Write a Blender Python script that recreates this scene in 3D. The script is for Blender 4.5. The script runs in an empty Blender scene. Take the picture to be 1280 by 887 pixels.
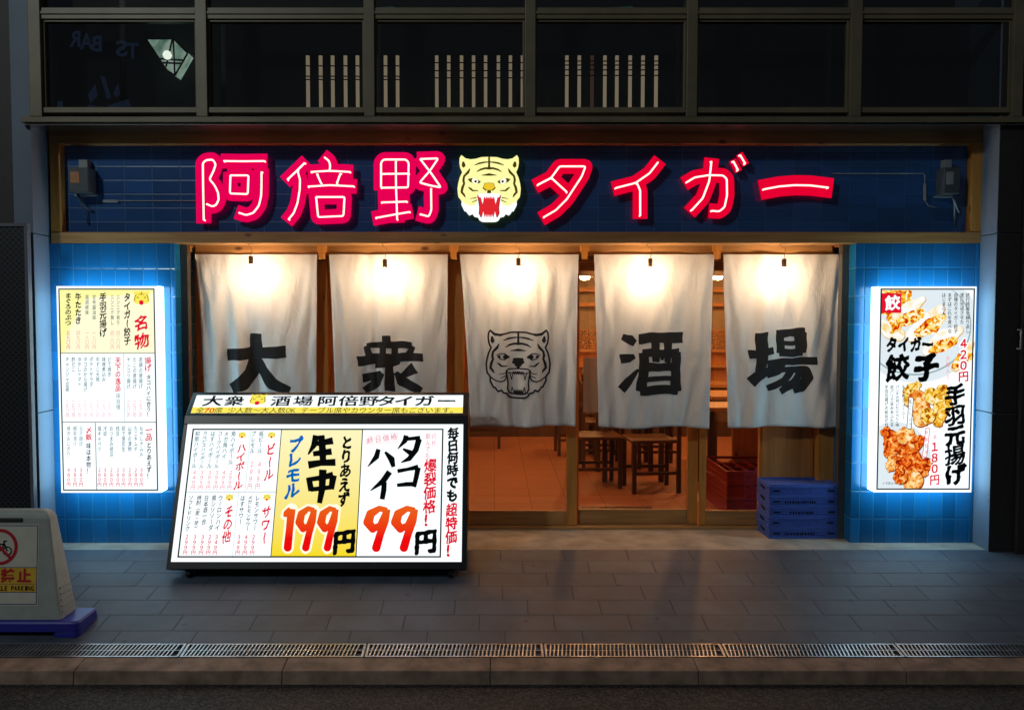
import bpy, bmesh, math, random
import numpy as np
from mathutils import Vector, Matrix
random.seed(7)
SC = bpy.context.scene
COL = SC.collection
# ------------------------------------------------------------------ camera
F, VX, VY, PITCH = 1050.0, 618.0, 443.5, math.radians(2.64)
CY, CZ = -5.62, 1.53
cd = bpy.data.cameras.new('camera'); cam = bpy.data.objects.new('camera', cd); COL.objects.link(cam)
cam.location = (0, CY, CZ); cam.rotation_euler = (math.pi/2-PITCH, 0, 0)
cd.sensor_width = 36; cd.lens = F/1280*36; cd.shift_x = (640-VX)/1280; cd.clip_end = 200; cd.clip_start = .05
SC.camera = cam
# ------------------------------------------------------------------ world (night sky) and exposure
w = bpy.data.worlds.new('World'); SC.world = w; w.use_nodes = True
wn = w.node_tree.nodes; bg = wn['Background']
sky = wn.new('ShaderNodeTexSky'); sky.sky_type = 'NISHITA'; sky.sun_disc = False
sky.sun_elevation = math.radians(-4); sky.sun_rotation = math.radians(200)
mixw = wn.new('ShaderNodeMixRGB'); mixw.blend_type = 'ADD'; mixw.inputs[0].default_value = 1
mixw.inputs[2].default_value = (.20, .215, .27, 1)          # glow of the city on the night sky
w.node_tree.links.new(sky.outputs[0], mixw.inputs[1]); w.node_tree.links.new(mixw.outputs[0], bg.inputs[0])
bg.inputs[1].default_value = .13
SC.view_settings.view_transform = 'Standard'; SC.view_settings.look = 'None'
SC.view_settings.exposure = 0; SC.view_settings.gamma = 1; SC.view_settings.use_curve_mapping = False
SC.cycles.use_denoising = True
SC.cycles.max_bounces = 6; SC.cycles.transparent_max_bounces = 12
SC.cycles.sample_clamp_indirect = 4
SC.cycles.caustics_reflective = False; SC.cycles.caustics_refractive = False

# ------------------------------------------------------------------ survey helpers (photo measurement -> metres)
cp, sp = math.cos(PITCH), math.sin(PITCH)
def ray(px, py):
    a, b = (px-VX)/F, -(py-VY)/F
    return Vector((a, cp+b*sp, -sp+b*cp))
def P(px, py, Y):
    d = ray(px, py); t = (Y-CY)/d.y
    return Vector((d.x*t, Y, CZ+d.z*t))
def X_(px, py, Y): return P(px, py, Y).x
def Z_(py, Y): return P(VX, py, Y).z
SLOPE, YS = .145, -.17
def G(px, py):                                              # point on the sloping pavement
    d = ray(px, py); t = (SLOPE*(CY-YS)-CZ)/(d.z-SLOPE*d.y)
    return Vector((d.x*t, CY+d.y*t, CZ+d.z*t))
def fz(Y): return 0 if Y > YS else SLOPE*(Y-YS)

# ------------------------------------------------------------------ object helpers
def tag(o, label=None, cat=None, group=None, kind=None):
    if label: o['label'] = label
    if cat: o['category'] = cat
    if group: o['group'] = group
    if kind: o['kind'] = kind
    return o
def thing(name, loc, label, cat, group=None):
    o = bpy.data.objects.new(name, None); COL.objects.link(o); o.location = loc; o.empty_display_size = .1
    return tag(o, label, cat, group)
def copy_tree(o, loc=None, label=None, parent=None):
    c = o.copy(); COL.objects.link(c)
    if parent: c.parent = parent
    if loc is not None: c.location = loc
    if label: c['label'] = label
    for ch in [x for x in SC.objects if x.parent == o]: copy_tree(ch, parent=c)
    return c
class MB:
    def __init__(s): s.v = []; s.f = []; s.m = []
    def add(s, vs, fs, m=0):
        n = len(s.v); s.v += [Vector(p) for p in vs]; s.f += [[n+i for i in f] for f in fs]; s.m += [m]*len(fs); return s
    def hexa(s, p, m=0):        # 8 points: bottom ring 0-3, top ring 4-7
        return s.add(p, [(3,2,1,0),(4,5,6,7),(0,1,5,4),(1,2,6,5),(2,3,7,6),(3,0,4,7)], m)
    def box(s, x0, x1, y0, y1, z0, z1, m=0):
        return s.hexa([(x0,y0,z0),(x1,y0,z0),(x1,y1,z0),(x0,y1,z0),(x0,y0,z1),(x1,y0,z1),(x1,y1,z1),(x0,y1,z1)], m)
    def quad(s, a, b, c, d, m=0): return s.add([a,b,c,d], [(0,1,2,3)], m)
    def tube(s, pts, r, n=8, m=0, cap=True):
        pts = [Vector(p) for p in pts]; rr = r if isinstance(r, (list, tuple)) else [r]*len(pts); vs = []; fs = []
        for i, p in enumerate(pts):
            t = (pts[min(i+1, len(pts)-1)]-pts[max(i-1, 0)]).normalized()
            a = t.orthogonal().normalized() if i == 0 else (u-t*u.dot(t)).normalized()
            u = a; b = t.cross(a)
            for k in range(n):
                q = 2*math.pi*k/n; vs.append(p+(a*math.cos(q)+b*math.sin(q))*rr[i])
        for i in range(len(pts)-1):
            for k in range(n): fs.append((i*n+k, i*n+(k+1)%n, (i+1)*n+(k+1)%n, (i+1)*n+k))
        if cap: fs += [tuple(range(n))[::-1], tuple((len(pts)-1)*n+k for k in range(n))]
        return s.add(vs, fs, m)
    def lathe(s, c, prof, n=20, m=0):     # prof: (radius, z)
        vs = []; fs = []
        for r, z in prof:
            for k in range(n):
                q = 2*math.pi*k/n; vs.append((c[0]+r*math.cos(q), c[1]+r*math.sin(q), c[2]+z))
        for i in range(len(prof)-1):
            for k in range(n): fs.append((i*n+k, i*n+(k+1)%n, (i+1)*n+(k+1)%n, (i+1)*n+k))
        return s.add(vs, fs, m)
    def build(s, name, mats, parent=None, smooth=False, bevel=0, recalc=True):
        me = bpy.data.meshes.new(name); o = bpy.data.objects.new(name, me); COL.objects.link(o)
        off = Vector((0,0,0))
        if parent:
            o.parent = parent; q = parent
            while q: off += q.location; q = q.parent
        elif s.v:
            lo = [min(p[i] for p in s.v) for i in range(3)]; hi = [max(p[i] for p in s.v) for i in range(3)]
            off = Vector(((lo[0]+hi[0])/2, (lo[1]+hi[1])/2, lo[2])); o.location = off
        me.from_pydata([tuple(p-off) for p in s.v], [], s.f)
        for m in (mats if isinstance(mats, (list, tuple)) else [mats]): me.materials.append(m)
        me.polygons.foreach_set('material_index', s.m)
        if smooth: me.polygons.foreach_set('use_smooth', [True]*len(s.f))
        if recalc:
            bm = bmesh.new(); bm.from_mesh(me); bmesh.ops.recalc_face_normals(bm, faces=bm.faces); bm.to_mesh(me); bm.free()
        me.update()
        if bevel:
            b = o.modifiers.new('edge', 'BEVEL'); b.width = bevel; b.segments = 2; b.limit_method = 'ANGLE'
        return o

# ------------------------------------------------------------------ materials
def mat(name):
    m = bpy.data.materials.new(name); m.use_nodes = True
    return m, m.node_tree.nodes, m.node_tree.links, m.node_tree.nodes['Principled BSDF']
def srgb(*c): return tuple(((x/255)/12.92 if x/255 <= .04045 else ((x/255+.055)/1.055)**2.4) for x in c)+(1,)
def plain(name, col, rough=.5, metal=0, noise=.12, nscale=14, bump=0, spec=.5):
    m, n, l, b = mat(name); b.inputs['Roughness'].default_value = rough; b.inputs['Metallic'].default_value = metal
    b.inputs['Specular IOR Level'].default_value = spec
    tc = n.new('ShaderNodeTexCoord'); no = n.new('ShaderNodeTexNoise'); no.inputs['Scale'].default_value = nscale; no.inputs['Detail'].default_value = 6
    l.new(tc.outputs['Object'], no.inputs['Vector'])
    r = n.new('ShaderNodeValToRGB'); r.color_ramp.elements[0].position = .3; r.color_ramp.elements[1].position = .7
    r.color_ramp.elements[0].color = tuple(c*(1-noise) for c in col[:3])+(1,); r.color_ramp.elements[1].color = tuple(min(1, c*(1+noise)) for c in col[:3])+(1,)
    l.new(no.outputs['Fac'], r.inputs[0]); l.new(r.outputs[0], b.inputs['Base Color'])
    if bump:
        bp = n.new('ShaderNodeBump'); bp.inputs['Strength'].default_value = bump; bp.inputs['Distance'].default_value = .01
        l.new(no.outputs['Fac'], bp.inputs['Height']); l.new(bp.outputs[0], b.inputs['Normal'])
    return m
def emit(name, col, s):
    m, n, l, b = mat(name); n.remove(b); e = n.new('ShaderNodeEmission'); e.inputs[0].default_value = tuple(col[:3])+(1,); e.inputs[1].default_value = s
    l.new(e.outputs[0], n['Material Output'].inputs[0]); return m
def wood(name, axis, c0=(.50,.27,.10), c1=(.36,.17,.055), knots=True, rough=.45):
    m, n, l, b = mat(name); b.inputs['Roughness'].default_value = rough
    tc = n.new('ShaderNodeTexCoord'); mp = n.new('ShaderNodeMapping'); l.new(tc.outputs['Object'], mp.inputs[0])
    sc = [14, 14, 14]; sc['XYZ'.index(axis)] = .9; mp.inputs['Scale'].default_value = sc
    no = n.new('ShaderNodeTexNoise'); no.inputs['Scale'].default_value = 2.2; no.inputs['Detail'].default_value = 8; no.inputs['Distortion'].default_value = .6
    l.new(mp.outputs[0], no.inputs['Vector'])
    r = n.new('ShaderNodeValToRGB'); r.color_ramp.elements[0].position = .33; r.color_ramp.elements[1].position = .66
    r.color_ramp.elements[0].color = c1+(1,); r.color_ramp.elements[1].color = c0+(1,)
    l.new(no.outputs['Fac'], r.inputs[0]); out = r.outputs[0]
    if knots:
        mp2 = n.new('ShaderNodeMapping'); l.new(tc.outputs['Object'], mp2.inputs[0]); s2 = [7, 7, 7]; s2['XYZ'.index(axis)] = 3.4; mp2.inputs['Scale'].default_value = s2
        vo = n.new('ShaderNodeTexVoronoi'); vo.inputs['Scale'].default_value = 1; l.new(mp2.outputs[0], vo.inputs['Vector'])
        rk = n.new('ShaderNodeValToRGB'); rk.color_ramp.elements[0].position = .05; rk.color_ramp.elements[1].position = .13
        rk.color_ramp.elements[0].color = (.12,.045,.015,1); rk.color_ramp.elements[1].color = (1,1,1,1)
        l.new(vo.outputs['Distance'], rk.inputs[0])
        mx = n.new('ShaderNodeMixRGB'); mx.blend_type = 'MULTIPLY'; mx.inputs[0].default_value = .9; l.new(out, mx.inputs[1]); l.new(rk.outputs[0], mx.inputs[2]); out = mx.outputs[0]
    l.new(out, b.inputs['Base Color'])
    bp = n.new('ShaderNodeBump'); bp.inputs['Strength'].default_value = .25; bp.inputs['Distance'].default_value = .004; l.new(no.outputs['Fac'], bp.inputs['Height']); l.new(bp.outputs[0], b.inputs['Normal'])
    return m
def tiles(name, ax, w, h, gap, col, grout, rough=.2, run=0.0, var=.12, off=(0,0), bump=.5, nstain=.25, spec=.5):
    """Rectangular tiles measured in object metres along two axes, each tile a slightly different tone."""
    m, n, l, b = mat(name); b.inputs['Specular IOR Level'].default_value = spec
    tc = n.new('ShaderNodeTexCoord'); ge = n.new('ShaderNodeNewGeometry'); sx = n.new('ShaderNodeSeparateXYZ'); l.new(ge.outputs['Position'], sx.inputs[0])
    def M(op, a, c=None, d=None):
        k = n.new('ShaderNodeMath'); k.operation = op
        for i, v in enumerate((a, c, d)):
            if v is None: continue
            if isinstance(v, (int, float)): k.inputs[i].default_value = v
            else: l.new(v, k.inputs[i])
        return k.outputs[0]
    V = M('DIVIDE', M('ADD', sx.outputs['XYZ'.index(ax[1])], off[1]), h); row = M('FLOOR', V); fv = M('FRACT', V)
    U = M('ADD', M('DIVIDE', M('ADD', sx.outputs['XYZ'.index(ax[0])], off[0]), w), M('MULTIPLY', row, run)); cu = M('FLOOR', U); fu = M('FRACT', U)
    du = M('MULTIPLY', M('MINIMUM', fu, M('SUBTRACT', 1, fu)), w); dv = M('MULTIPLY', M('MINIMUM', fv, M('SUBTRACT', 1, fv)), h)
    dd = M('MINIMUM', du, dv); mr = n.new('ShaderNodeMapRange'); l.new(dd, mr.inputs[0]); mr.inputs[1].default_value = gap*.5; mr.inputs[2].default_value = gap*.5+.002
    cx = n.new('ShaderNodeCombineXYZ'); l.new(cu, cx.inputs[0]); l.new(row, cx.inputs[1]); wnz = n.new('ShaderNodeTexWhiteNoise'); l.new(cx.outputs[0], wnz.inputs['Vector'])
    no = n.new('ShaderNodeTexNoise'); no.inputs['Scale'].default_value = 5; no.inputs['Detail'].default_value = 8; no.inputs['Roughness'].default_value = .65; l.new(ge.outputs['Position'], no.inputs['Vector'])
    k = M('ADD', M('MULTIPLY', M('SUBTRACT', wnz.outputs['Value'], .5), 2*var), M('ADD', 1-nstain*.5, M('MULTIPLY', no.outputs['Fac'], nstain)))
    if nstain > .9:
        n2 = n.new('ShaderNodeTexNoise'); n2.inputs['Scale'].default_value = 1.3; n2.inputs['Detail'].default_value = 9; n2.inputs['Roughness'].default_value = .7; l.new(ge.outputs['Position'], n2.inputs['Vector'])
        v2 = n.new('ShaderNodeTexVoronoi'); v2.inputs['Scale'].default_value = 5; l.new(ge.outputs['Position'], v2.inputs['Vector'])
        spot = n.new('ShaderNodeMapRange'); l.new(v2.outputs['Distance'], spot.inputs[0]); spot.inputs[1].default_value = .05; spot.inputs[2].default_value = .09; spot.inputs[3].default_value = .55; spot.inputs[4].default_value = 1
        k = M('MULTIPLY', M('MULTIPLY', k, spot.outputs[0]), M('ADD', .45, M('MULTIPLY', n2.outputs['Fac'], 1.1)))
    vm = n.new('ShaderNodeVectorMath'); vm.operation = 'SCALE'; vm.inputs[0].default_value = col[:3]; l.new(k, vm.inputs['Scale'])
    mx = n.new('ShaderNodeMixRGB'); l.new(mr.outputs[0], mx.inputs[0]); mx.inputs[1].default_value = tuple(grout)+(1,); l.new(vm.outputs[0], mx.inputs[2]); l.new(mx.outputs[0], b.inputs['Base Color'])
    l.new(M('ADD', rough-.06, M('ADD', M('MULTIPLY', no.outputs['Fac'], .16), M('MULTIPLY', M('SUBTRACT', 1, mr.outputs[0]), .3))), b.inputs['Roughness'])
    mr2 = n.new('ShaderNodeMapRange'); l.new(dd, mr2.inputs[0]); mr2.inputs[1].default_value = gap*.3; mr2.inputs[2].default_value = gap*.5+.006
    tilt = M('ADD', mr2.outputs[0], M('MULTIPLY', no.outputs['Fac'], .25))
    bp = n.new('ShaderNodeBump'); bp.inputs['Strength'].default_value = bump; bp.inputs['Distance'].default_value = .004; l.new(tilt, bp.inputs['Height']); l.new(bp.outputs[0], b.inputs['Normal'])
    return m
def glass(name, tint=(.9,.9,.9), gloss=.09, rough=.02):
    m, n, l, b = mat(name); n.remove(b); t = n.new('ShaderNodeBsdfTransparent'); t.inputs[0].default_value = tuple(tint)+(1,)
    g = n.new('ShaderNodeBsdfGlossy'); g.inputs['Roughness'].default_value = rough; x = n.new('ShaderNodeMixShader'); x.inputs[0].default_value = gloss
    l.new(t.outputs[0], x.inputs[1]); l.new(g.outputs[0], x.inputs[2]); l.new(x.outputs[0], n['Material Output'].inputs[0]); return m
def cloth(name):
    m, n, l, b = mat(name); n.remove(b)
    tc = n.new('ShaderNodeTexCoord'); no = n.new('ShaderNodeTexNoise'); no.inputs['Scale'].default_value = 7; no.inputs['Detail'].default_value = 6; no.inputs['Distortion'].default_value = .6
    mp = n.new('ShaderNodeMapping'); mp.inputs['Scale'].default_value = (1.6, 1, .7); l.new(tc.outputs['Object'], mp.inputs[0]); l.new(mp.outputs[0], no.inputs['Vector'])
    wv = n.new('ShaderNodeTexNoise'); wv.inputs['Scale'].default_value = 260; l.new(tc.outputs['Object'], wv.inputs['Vector'])
    ad = n.new('ShaderNodeMath'); ad.operation = 'MULTIPLY_ADD'; l.new(wv.outputs['Fac'], ad.inputs[0]); ad.inputs[1].default_value = .06; l.new(no.outputs['Fac'], ad.inputs[2])
    bp = n.new('ShaderNodeBump'); bp.inputs['Strength'].default_value = .5; bp.inputs['Distance'].default_value = .03; l.new(ad.outputs[0], bp.inputs['Height'])
    d = n.new('ShaderNodeBsdfDiffuse'); d.inputs[0].default_value = (.84,.845,.86,1); t = n.new('ShaderNodeBsdfTranslucent'); t.inputs[0].default_value = (.72,.66,.58,1)
    l.new(bp.outputs[0], d.inputs['Normal']); x = n.new('ShaderNodeMixShader'); x.inputs[0].default_value = .13
    l.new(d.outputs[0], x.inputs[1]); l.new(t.outputs[0], x.inputs[2]); l.new(x.outputs[0], n['Material Output'].inputs[0]); return m
def food(name, stops, scale, s=1.0, thr=(.28,.72)):
    m, n, l, b = mat(name); n.remove(b); tc = n.new('ShaderNodeTexCoord')
    no = n.new('ShaderNodeTexNoise'); no.inputs['Scale'].default_value = scale; no.inputs['Detail'].default_value = 5; no.inputs['Distortion'].default_value = 1.2; l.new(tc.outputs['Object'], no.inputs['Vector'])
    r = n.new('ShaderNodeValToRGB'); e0 = r.color_ramp.elements
    while len(e0) < len(stops): e0.new(.5)
    for i, c in enumerate(stops): e0[i].position = thr[0]+(thr[1]-thr[0])*i/(len(stops)-1); e0[i].color = c
    l.new(no.outputs['Fac'], r.inputs[0]); e = n.new('ShaderNodeEmission'); e.inputs[1].default_value = s; l.new(r.outputs[0], e.inputs[0]); l.new(e.outputs[0], n['Material Output'].inputs[0]); return m

M = dict(
 beam=wood('pine_beam', 'X'), post=wood('pine_post', 'Z', (.66,.29,.06), (.50,.20,.035)), panel=wood('pine_panel', 'Z', (.58,.26,.07), (.44,.17,.045)), darkwood=wood('dark_wood', 'Z', (.09,.05,.03), (.045,.025,.015), False),
 trim=wood('trim_wood', 'X', (.5,.28,.1), (.4,.2,.07), False), innerwall=wood('inner_wall', 'Z', (.50,.24,.06), (.42,.18,.04), False),
 tile_front=tiles('blue_tile', 'XZ', .0925, .187, .004, (.006,.130,.36), (.012,.155,.34), .18, var=.22, off=(.03,.02)),
 tile_side=tiles('blue_tile_side', 'YZ', .0925, .187, .004, (.006,.130,.36), (.012,.155,.34), .18, var=.22, off=(0,.02)),
 tile_sign=tiles('navy_tile', 'XZ', .187, .0925, .003, (.018,.085,.27), (.03,.11,.26), .17, var=.16, off=(.05,.055), bump=.2),
 pave=tiles('paving', 'XY', .41, .172, .003, (.070,.088,.122), (.038,.046,.060), .54, run=.34, var=.13, off=(.1,-YS), bump=.35, nstain=1.1),
 concrete=plain('concrete', (.30,.28,.25), .75, noise=.3, nscale=6, bump=.2), kerb=plain('kerb_stone', (.27,.185,.135), .8, noise=.4, nscale=11, bump=.6),
 asphalt=plain('asphalt', (.04,.041,.044), .8, noise=.85, nscale=95, bump=1), pier=plain('pier_paint', (.13,.17,.24), .6, noise=.1, nscale=3),
 frame=plain('bronze_frame', (.17,.145,.085), .45, noise=.15, nscale=5), darkpaint=plain('dark_paint', (.03,.028,.026), .6), black=plain('black_metal', (.008,.009,.011), .35),
 ink=plain('black_ink', (.010,.013,.014), .8, spec=.1), blackcloth=plain('black_dye', (.014,.014,.017), .9), steel=plain('steel', (.42,.42,.42), .38, 1, noise=.3, nscale=9), void=plain('drain_dark', (.006,.006,.006), .9),
 glass=glass('door_glass', (.93,.92,.9), .06), winglass=glass('window_glass', (.55,.58,.56), .07), blind=plain('roller_blind', (.042,.045,.042), .9, noise=.1),
 cloth=cloth('linen'), bluecrate=plain('blue_plastic', (.055,.12,.50), .5, noise=.12, nscale=30), redcrate=plain('red_plastic', (.22,.014,.008), .45), bluebase=plain('blue_base', (.02,.025,.30), .4),
 beige=plain('beige_plastic', (.36,.40,.37), .5, noise=.08), signwhite=plain('sign_white', (.62,.6,.52), .4, noise=.06), signyellow=plain('sign_yellow', (.75,.46,.05), .4), signred=plain('sign_red', (.5,.02,.03), .4), signblue=plain('sign_blue', (.03,.05,.22), .4),
 grey=plain('grey_box', (.07,.085,.10), .5), lightgrey=plain('light_grey', (.28,.31,.33), .5), orangelabel=plain('orange_label', (.5,.22,.09), .5), brass=plain('brown_socket', (.14,.07,.035), .4), cord=plain('cord', (.3,.16,.08), .6),
 innerfloor=tiles('inner_floor', 'XY', .3, .3, .004, (.33,.135,.065), (.24,.095,.045), .4, var=.05, nstain=.3, bump=.2), paper=plain('paper', (.7,.66,.58), .8), greywall=plain('slat_wall', (.30,.26,.17), .7), screenpanel=None,
 bottle=plain('bottle_glass', (.05,.03,.015), .15), ceramic=plain('ceramic', (.6,.55,.45), .3), perforated=None)
m, n, l, b = mat('asphalt'); b.inputs['Roughness'].default_value = .75; ge = n.new('ShaderNodeNewGeometry'); vo = n.new('ShaderNodeTexVoronoi'); vo.inputs['Scale'].default_value = 105; l.new(ge.outputs['Position'], vo.inputs['Vector'])
sx = n.new('ShaderNodeSeparateColor'); l.new(vo.outputs['Color'], sx.inputs[0]); r = n.new('ShaderNodeValToRGB'); r.color_ramp.elements[0].position = .35; r.color_ramp.elements[1].position = 1; r.color_ramp.elements[0].color = (.008,.008,.009,1); r.color_ramp.elements[1].color = (.075,.073,.07,1); l.new(sx.outputs[0], r.inputs[0]); l.new(r.outputs[0], b.inputs['Base Color'])
bp = n.new('ShaderNodeBump'); bp.inputs['Strength'].default_value = .8; bp.inputs['Distance'].default_value = .006; l.new(vo.outputs['Distance'], bp.inputs['Height']); l.new(bp.outputs[0], b.inputs['Normal']); M['asphalt'] = m
# patterned openwork panel and perforated steel
m, n, l, b = mat('lattice_panel'); tc = n.new('ShaderNodeTexCoord'); vo = n.new('ShaderNodeTexVoronoi'); vo.feature = 'DISTANCE_TO_EDGE'; vo.inputs['Scale'].default_value = 34; l.new(tc.outputs['Object'], vo.inputs['Vector'])
r = n.new('ShaderNodeValToRGB'); r.color_ramp.elements[0].position = .06; r.color_ramp.elements[1].position = .1; r.color_ramp.elements[0].color = (.6,.34,.13,1); r.color_ramp.elements[1].color = (.10,.05,.02,1); l.new(vo.outputs['Distance'], r.inputs[0]); l.new(r.outputs[0], b.inputs['Base Color']); M['lattice'] = m
m, n, l, b = mat('perforated_steel'); b.inputs['Roughness'].default_value = .5; b.inputs['Metallic'].default_value = .3
ge = n.new('ShaderNodeNewGeometry'); mp = n.new('ShaderNodeMapping'); mp.inputs['Rotation'].default_value = (0, math.radians(45), 0); mp.inputs['Scale'].default_value = (38, 38, 38); l.new(ge.outputs['Position'], mp.inputs[0])
fr = n.new('ShaderNodeVectorMath'); fr.operation = 'FRACTION'; l.new(mp.outputs[0], fr.inputs[0]); sb = n.new('ShaderNodeVectorMath'); sb.operation = 'SUBTRACT'; sb.inputs[1].default_value = (.5,.5,.5); l.new(fr.outputs[0], sb.inputs[0])
ml = n.new('ShaderNodeVectorMath'); ml.operation = 'MULTIPLY'; ml.inputs[1].default_value = (1,0,1); l.new(sb.outputs[0], ml.inputs[0]); ln = n.new('ShaderNodeVectorMath'); ln.operation = 'LENGTH'; l.new(ml.outputs[0], ln.inputs[0])
r = n.new('ShaderNodeValToRGB'); r.color_ramp.elements[0].position = .28; r.color_ramp.elements[1].position = .33; r.color_ramp.elements[0].color = (.004,.004,.005,1); r.color_ramp.elements[1].color = (.03,.034,.043,1); l.new(ln.outputs['Value'], r.inputs[0]); l.new(r.outputs[0], b.inputs['Base Color']); M['perforated'] = m
# backlit prints
PR = dict(white=emit('lit_white', (.88,.965,1), 1.18), side=emit('lit_acrylic_side', (.50,.87,1), 7), yellow=emit('lit_yellow', srgb(255,236,95), 1), pale=emit('lit_pale_yellow', srgb(255,250,212), 1.05), red=emit('lit_red', srgb(228,22,48), 1), faint=emit('lit_faint_red', srgb(240,150,160), 1),
 blue=emit('lit_blue', srgb(0,100,190), 1), ink=M['ink'], teal=emit('lit_grey_ink', srgb(70,110,115), 1), halo=emit('lit_halo', srgb(255,252,225), 1.1), cream=emit('lit_cream', srgb(255,249,165), 1.05), brown=emit('lit_brown', srgb(70,58,10), 1), gold=emit('lit_gold', srgb(240,200,45), 1), mouth=emit('lit_mouth', srgb(226,40,48), 1),
 plate=emit('lit_plate', srgb(226,238,244), 1), plateshade=emit('lit_plate_shade', srgb(150,175,180), 1),
 gyoza=food('lit_dumpling', [srgb(190,30,8), srgb(240,110,15), srgb(252,190,20), srgb(255,228,110), srgb(255,250,235)], 30, thr=(.36,.60)),
 dough=food('lit_dough', [srgb(252,214,130), srgb(255,244,214), srgb(255,255,252)], 12, thr=(.3,.55)),
 chicken=food('lit_chicken', [srgb(120,20,5), srgb(205,55,10), srgb(238,110,25), srgb(250,160,60), srgb(255,215,150)], 30, thr=(.36,.66)),
 crust=emit('lit_crust', srgb(150,62,14), 1), pinch=emit('lit_dough_shade', srgb(226,178,104), 1), chicken_pale=food('lit_pale_chicken', [srgb(205,70,15), srgb(245,150,50), srgb(255,205,120), srgb(255,236,190)], 26, thr=(.34,.62)),
 gold_chicken=food('lit_gold_chicken', [srgb(140,60,10), srgb(225,140,20), srgb(248,196,50), srgb(255,226,120), srgb(255,244,200)], 30, thr=(.35,.62)))
m, n, l, b = mat('lit_digit'); n.remove(b); ge = n.new('ShaderNodeNewGeometry'); sx = n.new('ShaderNodeSeparateXYZ'); l.new(ge.outputs['Position'], sx.inputs[0]); mr = n.new('ShaderNodeMapRange'); l.new(sx.outputs[2], mr.inputs[0])
mr.inputs[1].default_value = .10; mr.inputs[2].default_value = .42; r = n.new('ShaderNodeValToRGB'); r.color_ramp.elements[0].color = srgb(238,10,12); r.color_ramp.elements[0].position = .25; r.color_ramp.elements[1].color = srgb(236,112,30); l.new(mr.outputs[0], r.inputs[0]); e = n.new('ShaderNodeEmission'); l.new(r.outputs[0], e.inputs[0]); l.new(e.outputs[0], n['Material Output'].inputs[0]); PR['digit'] = m
m, n, l, b = mat('lit_yellow_fade'); n.remove(b); ge = n.new('ShaderNodeNewGeometry'); sx = n.new('ShaderNodeSeparateXYZ'); l.new(ge.outputs['Position'], sx.inputs[0]); mr = n.new('ShaderNodeMapRange'); l.new(sx.outputs[2], mr.inputs[0])
mr.inputs[1].default_value = .08; mr.inputs[2].default_value = .75; r = n.new('ShaderNodeValToRGB'); r.color_ramp.elements[0].color = srgb(250,222,40); r.color_ramp.elements[1].color = srgb(255,247,190); l.new(mr.outputs[0], r.inputs[0]); e = n.new('ShaderNodeEmission'); l.new(r.outputs[0], e.inputs[0]); l.new(e.outputs[0], n['Material Output'].inputs[0]); PR['fade'] = m
PKEYS = list(PR)

# ------------------------------------------------------------------ lettering
_tc = bpy.data.curves.new('glyph', 'FONT'); _tc.resolution_u = 3; _to = bpy.data.objects.new('glyph', _tc); COL.objects.link(_to); _cache = {}
def glyph(ch, bold=0.0):
    k = (ch, bold)
    if k not in _cache:
        _tc.body = ch; _tc.offset = bold; bpy.context.view_layer.update()
        ev = _to.evaluated_get(bpy.context.evaluated_depsgraph_get()); me = ev.to_mesh()
        vs = [(v.co.x, v.co.y) for v in me.vertices]; fs = [tuple(p.vertices) for p in me.polygons]; ev.to_mesh_clear()
        wide = 1.0 if ord(ch) > 0x2000 else max((x for x, y in vs), default=.5)
        _cache[k] = ([((x/wide-.5), y-.37) for x, y in vs], fs)
    return _cache[k]
def brushglyph(ch, bold):
    """A glyph thickened like a loaded brush: outline distance field, uneven grow, marching squares."""
    k = ('b', ch, bold)
    if k in _cache: return _cache[k]
    vs, fs = glyph(ch)
    if not vs: return vs, fs
    cnt = {}
    for f in fs:
        for i in range(len(f)):
            a, c = vs[f[i]], vs[f[(i+1)%len(f)]]; q = tuple(sorted(((round(a[0],4),round(a[1],4)), (round(c[0],4),round(c[1],4))))); cnt[q] = cnt.get(q, 0)+1
    E = np.array([e for e, c in cnt.items() if c == 1 and e[0] != e[1]])
    step = 1/(72 if bold > .03 else 48); x0, y0 = E.min((0,1))-bold*1.7-2*step; x1, y1 = E.max((0,1))+bold*1.7+2*step
    gx = np.arange(x0, x1+step, step); gy = np.arange(y0, y1+step, step); px, py = np.meshgrid(gx, gy, indexing='ij')
    d = np.full(px.shape, 9.0); ins = np.zeros(px.shape, bool)
    for (ax, ay), (bx, by) in E:
        dx, dy = bx-ax, by-ay; t = np.clip(((px-ax)*dx+(py-ay)*dy)/(dx*dx+dy*dy), 0, 1); d = np.minimum(d, np.hypot(px-ax-t*dx, py-ay-t*dy))
        if ay != by: ins ^= ((py > ay) != (py > by)) & (px < ax+(py-ay)/(by-ay)*dx)
    frac = ins.mean()*(x1-x0)*(y1-y0); g = bold*min(1, max(.4, 1.35-2.3*frac))
    h = sum(map(ord, ch)); grow = g*(1+.38*np.sin(px*9+py*6+h)*np.sin(py*8-px*5+h*1.7)+.15*np.sin(px*31+h)*np.sin(py*27))
    _cache[k] = march(np.where(ins, -d, d)-grow, gx, gy); return _cache[k]
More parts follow.
